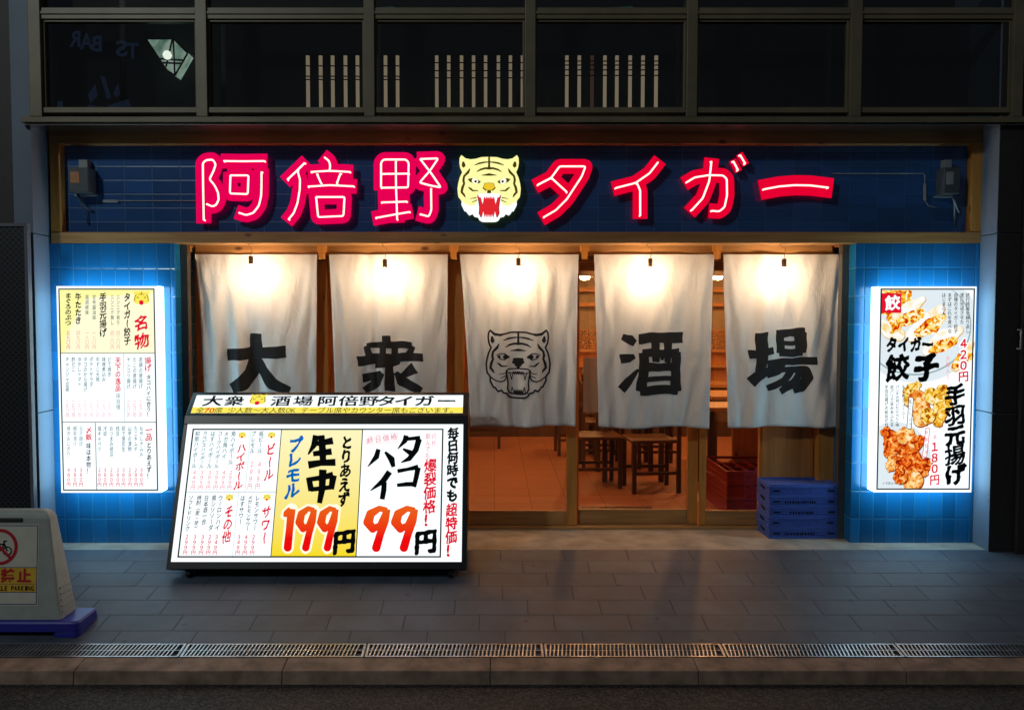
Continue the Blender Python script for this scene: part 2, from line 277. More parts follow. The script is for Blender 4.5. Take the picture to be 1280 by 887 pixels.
def sdf_mesh(strokes, step, cap=.12, warp=0):
    """One flat mesh, the union of brush strokes [(x, y, radius), ...], by marching squares."""
    pts = [p for s in strokes for p in s]; R = max(p[2] for p in pts)+2*step
    x0 = min(p[0] for p in pts)-R; x1 = max(p[0] for p in pts)+R; y0 = min(p[1] for p in pts)-R; y1 = max(p[1] for p in pts)+R
    nx, ny = int((x1-x0)/step)+2, int((y1-y0)/step)+2
    gx = x0+np.arange(nx)*step; gy = y0+np.arange(ny)*step; D = np.full((nx, ny), 1e3)
    for s in strokes:
        if len(s) == 1: s = [s[0], (s[0][0]+1e-4, s[0][1], s[0][2])]
        for i in range(len(s)-1):
            ax, ay, ra = s[i]; bx, by, rb = s[i+1]; pad = max(ra, rb)*1.6+2*step
            i0, i1 = np.searchsorted(gx, [min(ax,bx)-pad, max(ax,bx)+pad]); j0, j1 = np.searchsorted(gy, [min(ay,by)-pad, max(ay,by)+pad])
            px, py = np.meshgrid(gx[i0:i1], gy[j0:j1], indexing='ij')
            if warp: px, py = px+warp*(np.sin(py/7.3+px/19)+.5*np.sin(py/2.9)), py+warp*(np.sin(px/6.1-py/23)+.5*np.sin(px/3.3))
            dx, dy = bx-ax, by-ay; L = math.hypot(dx, dy) or 1e-9
            t = ((px-ax)*dx+(py-ay)*dy)/L**2; tc = np.clip(t, 0, 1)
            d = np.hypot(px-ax-tc*dx, py-ay-tc*dy)-(ra+tc*(rb-ra))
            perp = np.abs((px-ax)*dy-(py-ay)*dx)/L
            if i == 0 and cap is not None and L > 1e-3: d = np.where(t < 0, np.maximum(perp-ra, -t*L-ra*cap), d)
            if i == len(s)-2 and cap is not None and L > 1e-3: d = np.where(t > 1, np.maximum(perp-rb, (t-1)*L-rb*cap), d)
            D[i0:i1, j0:j1] = np.minimum(D[i0:i1, j0:j1], d)
    return march(D, gx, gy)
def march(D, gx, gy):
    vs = []; idx = {}; fs = []; ins = D < 0
    def V(k, x, y):
        if k not in idx: idx[k] = len(vs); vs.append((x, y))
        return idx[k]
    any_ = ins[:-1,:-1]|ins[1:,:-1]|ins[:-1,1:]|ins[1:,1:]
    for i, j in zip(*np.nonzero(any_)):
        c = [(i,j),(i+1,j),(i+1,j+1),(i,j+1)]; f = []
        for q in range(4):
            a, b2 = c[q], c[(q+1)%4]; da, db = D[a], D[b2]
            if da < 0: f.append(V(a, gx[a[0]], gy[a[1]]))
            if (da < 0) != (db < 0):
                t = da/(da-db); f.append(V((min(a,b2), max(a,b2)), gx[a[0]]+t*(gx[b2[0]]-gx[a[0]]), gy[a[1]]+t*(gy[b2[1]]-gy[a[1]])))
        if len(f) > 2: fs.append(f)
    return vs, fs
class Page(MB):
    """Things printed on a face; fn(x, y, lift) gives the point in the world."""
    def __init__(s, fn): super().__init__(); s.fn = fn
    def put(s, vs, fs, key, lift): return s.add([s.fn(x, y, lift) for x, y in vs], fs, PKEYS.index(key))
    def poly(s, pts, key, lift=1): return s.put(pts, [tuple(range(len(pts)))], key, lift)
    def rect(s, x0, y0, x1, y1, key, lift=1): return s.poly([(x0,y0),(x1,y0),(x1,y1),(x0,y1)], key, lift)
    def line(s, x0, y0, x1, y1, wd, key, lift=2):
        L = math.hypot(x1-x0, y1-y0); a, b = -(y1-y0)/L*wd/2, (x1-x0)/L*wd/2
        return s.poly([(x0+a,y0+b),(x1+a,y1+b),(x1-a,y1-b),(x0-a,y0-b)], key, lift)
    def border(s, x0, y0, x1, y1, wd, key, lift=2):
        s.rect(x0, y0, x1, y0+wd, key, lift); s.rect(x0, y1-wd, x1, y1, key, lift); s.rect(x0, y0+wd, x0+wd, y1-wd, key, lift); s.rect(x1-wd, y0+wd, x1, y1-wd, key, lift)
    def ch(s, c, cx, cy, w, h, key, bold=.02, lift=4, vert=False, shear=.1, rot=0, brush=.0):
        if c == ' ': return
        vs, fs = brushglyph(c, bold) if bold > .012 else glyph(c); out = []
        if c in 'ー〜（）' and vert: vs = [(y*.9, -x) for x, y in vs]
        for x, y in vs:
            if c not in 'ー〜!！|': y += shear*x
            x += brush*math.sin(9*y+ord(c)); y += brush*math.sin(8*x+ord(c)*2)
            cr, sr = math.cos(rot), math.sin(rot); x, y = x*cr-y*sr, x*sr+y*cr
            out.append((cx+x*w, cy-y*h))
        s.put(out, fs, key, lift)
    def col(s, t, cx, y0, y1, w, key, bold=.02, **k):
        st = (y1-y0)/len(t)
        t = ''.join(chr(ord(c)+0xFEE0) if 0x20 < ord(c) < 0x7f else c for c in t)
        for i, c in enumerate(t): s.ch(c, cx, y0+st*(i+.5), w, min(st*1.02, w*1.35), key, bold, vert=True, **k)
    def row(s, t, x0, x1, cy, h, key, bold=.02, **k):
        st = (x1-x0)/len(t)
        for i, c in enumerate(t): s.ch(c, x0+st*(i+.5), cy, st*.98, h, key, bold, **k)
    def strokes(s, st, step, key, lift=4, cap=.12, warp=0): vs, fs = sdf_mesh(st, step, cap, warp); return s.put(vs, fs, key, lift)
    def build(s, name, parent): return super().build(name, [PR[k] for k in PKEYS], parent, recalc=False)

# the tiger's head: half outlines measured from its middle line
T_TOP = [(577,130),(500,133),(440,150),(390,155),(340,145),(297,112),(280,140),(277,190),(285,240),(305,285),(280,340),(265,400),(258,450),(262,500),(268,535)]
T_BEARD = [(290,560),(300,580),(297,612),(310,640),(330,680),(345,680),(362,705),(378,722),(410,708),(430,735),(465,742),(480,770),(505,785),(540,788),(577,788)]
T_CHEEK = [(268,535),(300,575),(350,612),(400,626),(440,613),(462,575),(455,520),(480,500),(577,494)]
T_STRIPE = [[(577,130,7),(577,215,8),(577,245,11)], [(430,213,3),(480,195,7),(530,185,6),(572,182,4)], [(452,280,3),(490,258,7),(540,245,8),(577,247,9)], [(500,316,2),(540,312,6),(577,308,10)],
 [(383,250,4),(365,285,10),(325,325,8),(318,365,9),(325,400,8),(308,440,10),(300,485,9),(325,515,8),(338,540,2)], [(367,435,3),(395,455,8),(410,470,6),(468,470,3)], [(315,180,8),(320,215,15),(318,238,4)], [(385,552,2),(450,540,4)], [(400,590,2),(455,565,4)]]
T_MOUTH = [(456,518),(468,580),(476,640),(472,700),(490,737),(530,749),(577,752)]
def mir(pts): return [(1154-p[0],)+tuple(p[1:]) for p in pts]
def both(half): return half+[q for q in mir(half)[::-1]][1:]
def tiger(pg, cx, cy, s, mode):
    """mode 'lit' full colour sign, 'ink' line drawing, 'icon' small print."""
    def tr(pts): return [(cx+(p[0]-577)*s, cy+(p[1]-450)*s)+tuple(q*s for q in p[2:]) for p in pts]
    def sym(strokes): return [tr(q) for q in strokes]+[tr(mir(q)) for q in strokes]
    teeth_u = [[(492,533),(526,528),(512,606)], [(532,526),(546,526),(539,556)], [(550,526),(564,526),(557,552)], [(567,526),(577,526),(575,552)]]
    teeth_l = [[(503,742),(532,742),(518,680)], [(536,742),(548,742),(542,708)], [(551,744),(562,744),(557,708)], [(565,744),(575,744),(570,708)]]
    eye = [(362,355,2),(395,365,20),(440,375,28),(470,382,16),(492,380,3)]
    nose = [(577,390),(530,394),(515,440),(545,466),(577,470)]
    if mode == 'ink':
        o = [[p+(8.5,) for p in T_TOP+T_BEARD], [p+(6.5,) for p in T_CHEEK], [p+(7.5,) for p in T_MOUTH], [(297,118,4),(340,152,12),(400,160,12),(445,150,4)], [(462,518,4),(480,540,4),(577,545,4)]]
        o += [[(a[0],a[1],4),(c[0],c[1],4),(b_[0],b_[1],4)] for a, b_, c in teeth_u+teeth_l]
        o += [[(362,358,3),(395,345,5),(440,345,5),(490,378,4),(440,408,5),(390,395,5),(362,358,3)], [(385,375,14),(388,376,14)], [(447,378,22),(448,378,22)], [(478,380,12),(479,380,12)], [(540,405,17),(577,403,17)], [(534,430,18),(577,432,30)], [(556,455,16),(577,462,20),(577,488,14)]]
        pg.strokes(sym(o+[[(x, y, r*1.35) for x, y, r in q] for q in T_STRIPE]), 3.2*s, 'ink', 1, None); return
    if mode == 'icon':
        pg.poly(tr(both(T_TOP+T_CHEEK[1:3]+[(400,626),(577,626)])), 'yellow', 3)
        pg.strokes(sym([[(q[0],q[1],q[2]*1.3) for q in st] for st in T_STRIPE[:6:2]+[[(385,372,12),(470,380,12)]]]), 14*s, 'brown', 4)
        pg.poly(tr(both([(577,480),(490,520),(495,640),(577,680)])), 'red', 5); return
    pg.poly(tr(both(T_TOP+T_BEARD)), 'white', 0); pg.poly(tr(both(T_TOP+T_CHEEK)), 'cream', 1)
    pg.strokes(sym([[(x, y, r*1.3) for x, y, r in q] for q in T_STRIPE]+[eye, [(512,440,5),(545,470,5)], [(560,478,16),(577,482,16)]]), 3.2*s, 'brown', 2)
    pg.strokes(sym([[(428,370,26),(440,376,27)]]), 4*s, 'halo', 3, None); pg.strokes(sym([[(440,378,12),(441,378,12)]]), 3*s, 'ink', 4, None)
    pg.poly(tr(both(nose)), 'brown', 3); pg.poly(tr([(577+(x-577)*.92, 430+(y-430)*.9) for x, y in both(nose)]), 'gold', 4)
    pg.poly(tr(both([(577,494)]+T_MOUTH)), 'ink', 2); pg.poly(tr(both([(577,500)]+[(x+6, y-4) for x, y in T_MOUTH])), 'mouth', 3)
    pg.poly(tr(both([(577,497),(485,502),(466,520),(480,538),(577,528)])), 'white', 4)
    pg.poly(tr(both([(577,738),(500,738),(497,748),(530,756),(577,760)])), 'white', 4)
    for t in teeth_u+teeth_l: pg.poly(tr(t), 'white', 5); pg.poly(tr(mir(t)), 'white', 5)
#SETTING
# ================================================================== GROUND
s_end = G(640, 821).y; d0 = G(640, 803).y; k1 = G(640, 838).y
def slab(name, x0, x1, y0, y1, m, z0=None, z1=None, n=1):
    mb = MB(); z0 = fz(y0) if z0 is None else z0; z1 = fz(y1) if z1 is None else z1
    mb.quad((x0,y0,z0),(x1,y0,z0),(x1,y1,z1),(x0,y1,z1)); return tag(mb.build(name, m, recalc=False), kind='structure')
slab('threshold_floor', -9, 9, YS, .46, M['concrete'])
slab('pavement', -9, 9, d0, YS, M['pave'])
ZK = fz(s_end); zr = P(VX, 856, k1-.02).z
mb = MB(); r_ = random.Random(3); x = -9.2
mb2 = MB()
while x < 9:                                               # kerb stones with open joints
    L = 1.02; mb.hexa([(x+.0015,k1-.02,zr-.05),(x+L-.0015,k1-.02,zr-.05),(x+L-.0015,s_end-.004,zr-.05),(x+.0015,s_end-.004,zr-.05),(x+.0015,k1,fz(k1)),(x+L-.0015,k1,fz(k1)),(x+L-.0015,s_end-.004,ZK),(x+.0015,s_end-.004,ZK)]); x += L
tag(mb.build('kerb', M['kerb'], bevel=.004), kind='structure')
mb = MB(); mb.quad((-30,-30,zr),(30,-30,zr),(30,k1+.1,zr),(-30,k1+.1,zr)); tag(mb.build('road', M['asphalt'], recalc=False), kind='structure')
mb = MB(); mb.hexa([(-9,s_end,ZK-.08),(9,s_end,ZK-.08),(9,d0,fz(d0)-.08),(-9,d0,fz(d0)-.08),(-9,s_end,ZK-.07),(9,s_end,ZK-.07),(9,d0,fz(d0)-.07),(-9,d0,fz(d0)-.07)]); tag(mb.build('drain_channel', M['void']), kind='structure')
# drain grates: frame bars and slanting slats, one after another along the gutter
def grate(xa, xb, lab):
    mb = MB(); y0, y1 = s_end+.004, d0-.004
    def zz(y): return ZK+(fz(d0)-ZK)*(y-s_end)/(d0-s_end)
    def bar(a, b, wd, hh=.018):
        a, b = Vector(a), Vector(b); t = (b-a).normalized(); nrm = Vector((-t.y, t.x, 0))*wd/2; up = Vector((0,0,hh))
        mb.hexa([a-nrm-up, b-nrm-up, b+nrm-up, a+nrm-up, a-nrm, b-nrm, b+nrm, a+nrm])
    for y in (y0+.006, y1-.006): bar((xa,y,zz(y)), (xb,y,zz(y)), .012)
    for x in (xa+.006, xb-.006): bar((x,y0+.012,zz(y0)), (x,y1-.012,zz(y1)), .012)
    bar((xa+.012,(y0+y1)/2,zz((y0+y1)/2)-.001), (xb-.012,(y0+y1)/2,zz((y0+y1)/2)-.001), .006)
    n = int((xb-xa)/.0215); 
    for i in range(n):
        x = xa+.022+i*(xb-xa-.05)/n; bar((x,y0+.012,zz(y0)-.0005), (x+.012,y1-.012,zz(y1)-.0005), .0075)
    return tag(mb.build('drain_grate', M['steel']), lab, 'drain grate', 'steel grates along the gutter')
gx = [G(q, 812).x for q in (-40, 229, 457, 680, 905, 1125, 1330)]
for i, t in enumerate(['steel drain grate in front of the no parking stand', 'steel drain grate in front of the left half of the price board',
   'steel drain grate in front of the right half of the price board', 'orange lit steel drain grate in front of the sliding doors', 'steel drain grate in front of the blue crates',
   'blue lit steel drain grate at the foot of the food photo lightbox side']): grate(gx[i]+.004, gx[i+1]-.004, t)

# ================================================================== BUILDING PIERS AND UPSTAIRS
YB, YT = 0.0, .06                                            # beam front, sign tiles
xl0, xl1 = X_(18, 300, -.2), X_(42, 300, -.2); zt = Z_(157, -.2)
def pier(x0, x1, xin, lab, m, dark=False):
    o = thing('building_pier', ((x0+x1)/2, -.2, 0), lab, 'pier', 'piers beside the shop front')
    mb = MB(); a, b_ = (x1, xin) if abs(xin-x1) < abs(xin-x0) else (x0, xin)
    o_ = x0 if a == x1 else x1
    pl = [(o_,-.2),(a,-.2),(b_,.1),(b_,.4),(o_,.4)]
    for z0, z1 in ((-.02,.9),(.905,2.06),(2.065,4.6)):
        n = len(pl); mb.add([(x,y,z0) for x,y in pl]+[(x,y,z1) for x,y in pl], [tuple(range(n)),tuple(range(n,2*n))]+[(i,(i+1)%n,n+(i+1)%n,n+i) for i in range(n)])
    ob = mb.build('render_coat', [m, M['darkpaint']], o, bevel=.004)
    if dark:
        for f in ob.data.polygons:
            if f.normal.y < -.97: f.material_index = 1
    return o
pier(xl0, xl1, X_(65, 480, 0), 'pale blue painted pier with a splayed edge beside the menu lightbox', M['pier'])
xr1 = X_(1241, 480, -.2)
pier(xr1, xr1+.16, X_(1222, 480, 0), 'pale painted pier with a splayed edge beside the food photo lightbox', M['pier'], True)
mb = MB(); mb.box(xr1+.162, xr1+1.6, -.24, .3, -.03, 4.6); o = mb.build('side_wall', M['darkpaint']); tag(o, 'dark wall of the neighbouring shop at the far right edge', 'wall')
o = thing('side_door', (xr1+.6, -.26, 0), 'dark neighbouring door with a thin pull handle right of the food photo lightbox', 'door')
mb = MB(); mb.box(xr1+.3, xr1+1.2, -.275, -.243, -.02, 2.3); mb.build('leaf', M['black'], o, bevel=.004)
mb = MB(); hx = X_(1275, 430, -.3); mb.tube([(hx,-.276,Z_(436,-.3)),(hx,-.31,Z_(436,-.3)),(hx,-.31,Z_(412,-.3)),(hx,-.276,Z_(412,-.3))], .007); mb.build('handle', M['steel'], o)
# perforated steel panel at left and the dark wall behind it
o = thing('perforated_panel', (X_(10,450,-.3), -.3, 0), 'grey perforated steel panel standing left of the menu lightbox', 'metal panel')
px0, px1 = X_(-90, 450, -.3), X_(39, 450, -.3); pz = Z_(279, -.3)
mb = MB(); mb.box(px0, px1-.02, -.3, -.29, .0, pz-.015); mb.build('sheet', M['perforated'], o)
mb = MB(); mb.box(px1-.02, px1, -.31, -.27, -.02, pz); mb.box(px0, px1-.021, -.31, -.27, pz-.02, pz); mb.build('edge_frame', plain('panel_edge', (.12,.13,.16), .5), o)
mb = MB(); mb.box(xl0-2, xl0-.012, -.05, .4, -.03, 4.6); tag(mb.build('dark_wall', M['darkpaint']), 'unlit wall left of the pale pier behind the perforated panel', 'wall')
mb = MB(); mb.box(xl0-.011, xl0-.003, -.12, -.05, Z_(157,-.1), 4.6); tag(mb.build('wood_strip', M['post']), 'narrow brown wood strip at the outer edge of the left pier', 'wood strip')

# street lantern across the road, lighting the left of the front
o = thing('street_lantern', (-5.6,-7.6,zr), 'tall street lantern across the road', 'street lamp')
mb = MB(); mb.lathe((-5.6,-7.6,zr), [(.11,0),(.11,.3),(.05,.4),(.04,6.6),(.03,6.7)], 14); mb.build('post', M['darkpaint'], o, smooth=True)
mb = MB(); mb.lathe((-5.6,-7.6,zr), [(.05,6.68),(.16,6.75),(.34,7.35),(.36,7.36),(.05,7.6),(.001,7.61)], 6); mb.build('lamp_cage', glass('lantern_cage', (.95,.95,.9), .08), o)
L = bpy.data.lights.new('street_lamp', 'POINT'); L.energy = 700; L.color = (.90,.98,1); L.shadow_soft_size = .28; lo = bpy.data.objects.new('street_lamp', L); COL.objects.link(lo); lo.parent = o; lo.location = (0,0,7.05)

# upstairs window wall: frames, panes, sill
YW = -.2
win = thing('window_wall', (X_(660,80,YW), YW, Z_(157,YW)), 'row of dark upstairs windows in bronze metal frames above the neon sign', 'windows')
ms = [(40,55),(247,261),(456,469),(656,669),(857,870),(1060,1074),(1262,1275)]
zs0, zs1, zh0, zh1 = Z_(157,YW), Z_(142,YW), Z_(25,YW), Z_(11,YW); ztop = Z_(-40, YW)
def mx_(p): return X_(p, 100, YW)
mb = MB(); mb.hexa([(mx_(30),YW-.05,zs0+.01),(mx_(1290),YW-.05,zs0+.01),(mx_(1290),YT,zs0-.002),(mx_(30),YT,zs0-.002),(mx_(30),YW-.05,zs0+.045),(mx_(1290),YW-.05,zs0+.045),(mx_(1290),YT,zs1),(mx_(30),YT,zs1)]); mb.build('sill', M['frame'], win, bevel=.003)
mb = MB(); mb.box(mx_(30), mx_(1290), YW-.045, YT-.002, zs0-.004, zs0-.0025); mb.build('drip_flashing', plain('flashing', (.6,.6,.6), .22, 1), win)
for i, (a, c) in enumerate(ms):
    mb = MB(); mb.box(mx_(a), mx_(c), YW-.035, YW+.06, zs0+.05, ztop); mb.build('mullion', M['frame'], win, bevel=.003)
for i in range(6):
    a, c = mx_(ms[i][1])+.001, mx_(ms[i+1][0])-.001
    mb = MB(); mb.box(a, c, YW-.02, YW+.05, zh0, zh1); mb.box(a, c, YW-.03, YW+.02, zh0+.028, zh0+.045); mb.build('transom', M['frame'], win, bevel=.002)
    mb = MB(); mb.box(a, c, YW-.02, YW+.05, zs1+.001, Z_(135,YW)); mb.box(a, a+.012, YW-.005, YW+.04, Z_(135,YW)+.001, zh0-.001); mb.box(c-.012, c, YW-.005, YW+.04, Z_(135,YW)+.001, zh0-.001); mb.box(a+.013, c-.013, YW-.005, YW+.04, zh0-.014, zh0-.001); mb.build('sash', M['frame'], win, bevel=.002)
    mb = MB(); mb.box(a+.012, c-.012, YW+.018, YW+.024, Z_(135,YW)+.001, zh0-.015); mb.build('pane', M['winglass'], win)
    mb = MB(); mb.box(a, c, YW+.018, YW+.024, zh1+.001, ztop); mb.build('pane', M['winglass'], win)
    mb = MB(); mb.box(a-.02, c+.02, .20, .21, zs1-.02, Z_(14,.2)); tag(mb.build('roller_blind', M['blind']), ['dark roller blind behind the lantern and mirrored bar sign', 'dark roller blind behind the first five pale rods', 'dark roller blind behind the two pale rods and the eight beside them', 'dark roller blind behind the eight evenly spaced rods at right', 'bare dark roller blind second from the right end upstairs', 'bare dark roller blind at the right end upstairs'][i], 'blind', 'roller blinds upstairs')
for px, w_ in ((775,38),(240,26),(480,30)):
    o = thing('ceiling_lamp', (X_(px,8,2.2), 2.2, Z_(10,2.2)), {775:'dim teal lamp in the upstairs room above the fourth window bay', 240:'small dim lamp in the upstairs room above the first mullion', 480:'dim teal lamp in the upstairs room above the third bay'}[px], 'lamp', 'dim lamps upstairs')
    mb = MB(); a = X_(px-w_/2,8,2.2); c = X_(px+w_/2,8,2.2); mb.hexa([(a,2.2,Z_(13,2.2)),(c,2.2,Z_(11,2.2)),(c,2.5,Z_(11,2.2)),(a,2.5,Z_(13,2.2)),(a+.03,2.2,Z_(10,2.2)),(c-.03,2.2,Z_(8,2.2)),(c-.03,2.5,Z_(8,2.2)),(a+.03,2.5,Z_(10,2.2))]); mb.build('diffuser', emit('teal_lamp', srgb(40,80,75), 1), o)
slab('upper_floor', -5, 5, .07, 5, M['darkpaint'], zs1-.03, zs1-.03)
mb = MB(); mb.quad((-5,3,zs1),(5,3,zs1),(5,3,5.5),(-5,3,5.5)); tag(mb.build('upper_back_wall', M['darkpaint'], recalc=False), kind='structure')
# reflections of lit slats, built as glowing banded rods behind the panes
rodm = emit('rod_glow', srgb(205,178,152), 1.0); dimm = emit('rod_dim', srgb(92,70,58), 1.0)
groups = [([385,401,416,432,447], 'from the left in the second window bay'), ([482,497], 'of the pair at the left of the third bay'), ([546,561,577,592,607,623,638,653], 'from the left of the eight in the third bay'), ([708.5,724,740,756,771,787.5,803.5,820], 'from the left in the fourth window bay')]
YR = -.10; ordw = ['first','second','third','fourth','fifth','sixth','seventh','eighth']
for xs, where in groups:
    for k, px in enumerate(xs):
        x = X_(px, 105, YR); z0 = Z_(142, YR)+.004; z1 = Z_(70, YR)
        bs = (83,96,100) if px < 500 else ((79,89,98) if px < 660 else (77,82,88,95))
        lv = [z0]+[q for b_ in sorted(bs, reverse=True) for q in (Z_(b_, YR)-.004, Z_(b_, YR)+.004)]+[z1]
        mb = MB(); ring4 = [(-.0105,-.008),(.0105,-.008),(.0105,.008),(-.0105,.008)]; nl = len(lv)
        mb.add([(x+a, YR+c, z) for z in lv for a, c in ring4], [(3,2,1,0), tuple(4*nl-4+k for k in range(4))]); mb.f += [[4*i+k, 4*i+(k+1)%4, 4*i+4+(k+1)%4, 4*i+4+k] for i in range(nl-1) for k in range(4)]; mb.m += [i % 2 for i in range(nl-1) for k in range(4)]
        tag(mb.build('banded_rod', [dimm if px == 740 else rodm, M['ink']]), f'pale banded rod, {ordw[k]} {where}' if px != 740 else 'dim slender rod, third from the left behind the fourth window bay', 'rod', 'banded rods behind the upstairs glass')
# reflections of a lantern and bar sign, built as objects behind the pane
o = thing('lantern', (X_(208,70,0), 0, Z_(95,0)), 'glowing kite shaped glass lantern behind the top left window', 'lantern')
lp = [P(183,49,-.02), P(217,49,-.02), P(235,67,-.02), P(219,95,-.02), P(209,88,-.02)]
glm = food('lantern_glass', [srgb(120,160,142), srgb(190,222,206), srgb(238,250,240)], 6, thr=(.3,.6))
mb = MB(); n = len(lp); mb.add(lp+[p+Vector((0,.1,0)) for p in lp], [tuple(range(n)), tuple(range(n,2*n))]+[(i,(i+1)%n,n+(i+1)%n,n+i) for i in range(n)]); shd = mb.build('shade', glm, o)
mb = MB(); e_ = Vector((0,-.006,0))
for a, c in ((lp[0],lp[1]),(lp[1],lp[2]),(lp[2],lp[3]),(lp[3],lp[4]),(lp[4],lp[0]),(lp[1],lp[3]),(P(201,74,-.02),P(231,76,-.02)),(P(204,79,-.02),P(228,80,-.02)),(P(216,49,-.02),P(208,84,-.02))): mb.tube([a+e_, c+e_], .006, 6)
mb.build('ribs', M['black'], shd)
mb = MB(); c = P(209,69,-.05); mb.lathe((c.x,c.y,c.z), [(.002,-.03),(.02,-.022),(.03,0),(.02,.022),(.002,.03)], 12); mb.build('bulb', emit('lantern_bulb', (1,1,.92), 3), o, smooth=True)
bsm = emit('bar_letters', srgb(30,42,66), 1.0)
o = thing('bar_sign', (X_(130,80,.1), .1, Z_(137,.1)), 'faint bar sign seen mirrored through the top left window, over a crossed emblem', 'sign')
mb = MB(); mb.box(X_(72,90,.1), X_(180,90,.1), .1, .12, Z_(137,.1), Z_(26,.1)); mb.build('board', plain('bar_board', (.016,.02,.035), .8), o)
def barmark(name, pts=None, c=None, cx=0, cy=0):
    pg = Page(lambda x, y, l: P(x, y, .097-l*.0005))
    if c: vs, fs = glyph(c, .03); pg.put([(cx-x*15, cy-y*27) for x, y in vs], fs, 'white', 1)
    else: pg.poly(pts, 'white')
    ob = MB.build(pg, name, [bsm], o, recalc=False)
    for q in ob.data.polygons: q.material_index = 0
for i, c in enumerate('TS BAR'[::-1]):
    if c != ' ': barmark('mirrored_letter', None, c, 94+i*13.5+(4 if i > 2 else 0), 48+i*3)
for q in ([(110,118),(119,105),(122,120),(113,130)], [(125,95),(131,96),(139,122),(134,124)], [(141,117),(148,104),(150,118),(146,122)], [(100,137),(113,131),(128,135),(141,130),(160,124),(165,137)], [(72,127),(78,126),(79,136),(72,136)]): barmark('emblem_mark', q)

# ================================================================== SIGN FASCIA
fas = thing('sign_fascia', (X_(645,240,0), 0, Z_(304,0)), 'wide fascia of navy tiles in a pine frame carrying the red neon letters', 'fascia')
fx0, fx1 = X_(62, 235, 0), X_(1228, 235, 0); zb0, zb1, zt0, zt1 = Z_(304,0), Z_(290,0), Z_(180,0), Z_(165,0)
mb = MB(); mb.box(fx0, fx1, 0, .2, zb0, zb1); mb.build('bottom_rail', M['beam'], fas, bevel=.003)
mb = MB(); mb.box(fx0, fx1, 0, .2, zt0, zt1); mb.build('top_rail', M['beam'], fas, bevel=.003)
for a in (fx0+.001, X_(1215,235,0)):
    mb = MB(); mb.box(a, a+.072, .002, .2, zb1+.001, zt0-.001); mb.build('side_rail', M['post'], fas, bevel=.003)
mb = MB(); mb.box(fx0+.074, fx1-.074, YT, .19, zb1+.001, zt0-.001); mb.build('tile_panel', M['tile_sign'], fas)
mb = MB(); mb.box(fx0-.02, fx1+.02, .005, .4, zt1+.002, zs0-.008); tag(mb.build('lintel', M['darkpaint']), 'dark strip between the fascia and the upstairs window sill', 'lintel')

# neon letters
def R1(pts): return [(200+x/2.783, 160+y/2.783) for x, y in pts]
def R2(pts): return [(560+x/2.56, 160+y/2.56) for x, y in pts]
NE = [
 ('first red neon character at the left end of the sign, 阿', [R1(q) for q in [[(152,320),(150,200),(149,122),(160,112),(183,110),(194,126),(186,150),(172,178),(190,200),(202,225),(204,250),(195,268),(182,273),(163,265)], [(222,115),(290,116),(362,115)], [(245,165),(243,228),(305,230),(308,165),(245,165)], [(353,153),(353,200),(352,235),(344,270),(325,295),(300,303),(275,295)]]]),
 ('second red neon character from the left, 倍', [R1(q) for q in [[(443,180),(475,150),(503,122)], [(478,148),(487,180),(486,215),(478,262),(465,296),(447,318)], [(573,103),(588,115),(592,130),(590,148)], [(525,153),(590,149),(660,153)], [(546,160),(560,192)], [(628,158),(615,193)], [(515,204),(590,199),(673,203)], [(543,240),(642,240),(638,306),(550,310),(543,240)]]]),
 ('third red neon character from the left, 野, beside the tiger head', [R1(q) for q in [[(769,205),(769,120),(778,110),(855,110),(865,120),(863,207),(769,208)], [(820,115),(821,200),(825,318)], [(770,160),(865,159)], [(770,259),(858,256)], [(750,313),(810,302),(868,292)], [(905,108),(968,106),(938,150),(903,190),(940,200),(977,207),(945,160),(905,108)], [(943,210),(944,285),(935,308),(905,300)]]]),
 ('red neon character タ just right of the tiger head', [R2(q) for q in [[(287,182),(330,160),(357,123),(440,123),(428,155),(380,228),(345,263),(307,285)], [(332,161),(380,205)]]]),
 ('red neon character イ, second to the right of the tiger head', [R2(q) for q in [[(537,192),(600,176),(645,145),(672,110)], [(605,177),(615,200),(615,280)]]]),
 ('red neon character ガ with two short voicing strokes', [R2(q) for q in [[(765,173),(790,158),(835,151),(880,152),(892,163),(893,215),(885,253),(868,267),(845,265)], [(843,107),(836,170),(815,225),(780,263)], [(913,107),(928,135)], [(935,87),(951,114)]]]),
 ('single long red neon dash at the right end of the sign, ー', [R2(q) for q in [[(1012,196),(1060,187),(1110,183),(1160,184),(1217,191)]]]),
]
tubem = emit('neon_tube', (1.0,.26,.21), 5.5)
platem = emit('red_acrylic', (.80,.0,.030), 1.0); pinkm = emit('pink_acrylic', (.80,.0,.085), 1.0)
backm = emit('letter_side', (.42,.0,.02), .8)
def smoothline(p, n=3):
    out = []
    for i in range(len(p)-1):
        a, b_, c, d_ = p[max(i-1,0)], p[i], p[i+1], p[min(i+2, len(p)-1)]
        for k in range(n):
            t = k/n; q = [0.5*(2*b_[j]+(c[j]-a[j])*t+(2*a[j]-5*b_[j]+4*c[j]-d_[j])*t*t+(3*b_[j]-a[j]-3*c[j]+d_[j])*t**3) for j in (0,1)]
            out.append(tuple(q))
    return out+[p[-1]]
def corner(p):   # keep corners crisp but turned with a small radius
    out = [p[0]]
    for i in range(1, len(p)-1):
        a, b_, c = [np.array(q) for q in (p[i-1], p[i], p[i+1])]; u = (a-b_); v = (c-b_); lu, lv = np.linalg.norm(u), np.linalg.norm(v); r = min(2.0, lu*.4, lv*.4)
        p1, p2 = b_+u/lu*r, b_+v/lv*r
        out += [tuple(p1), tuple(.25*p1+.5*b_+.25*p2), tuple(p2)]
    return out+[p[-1]]
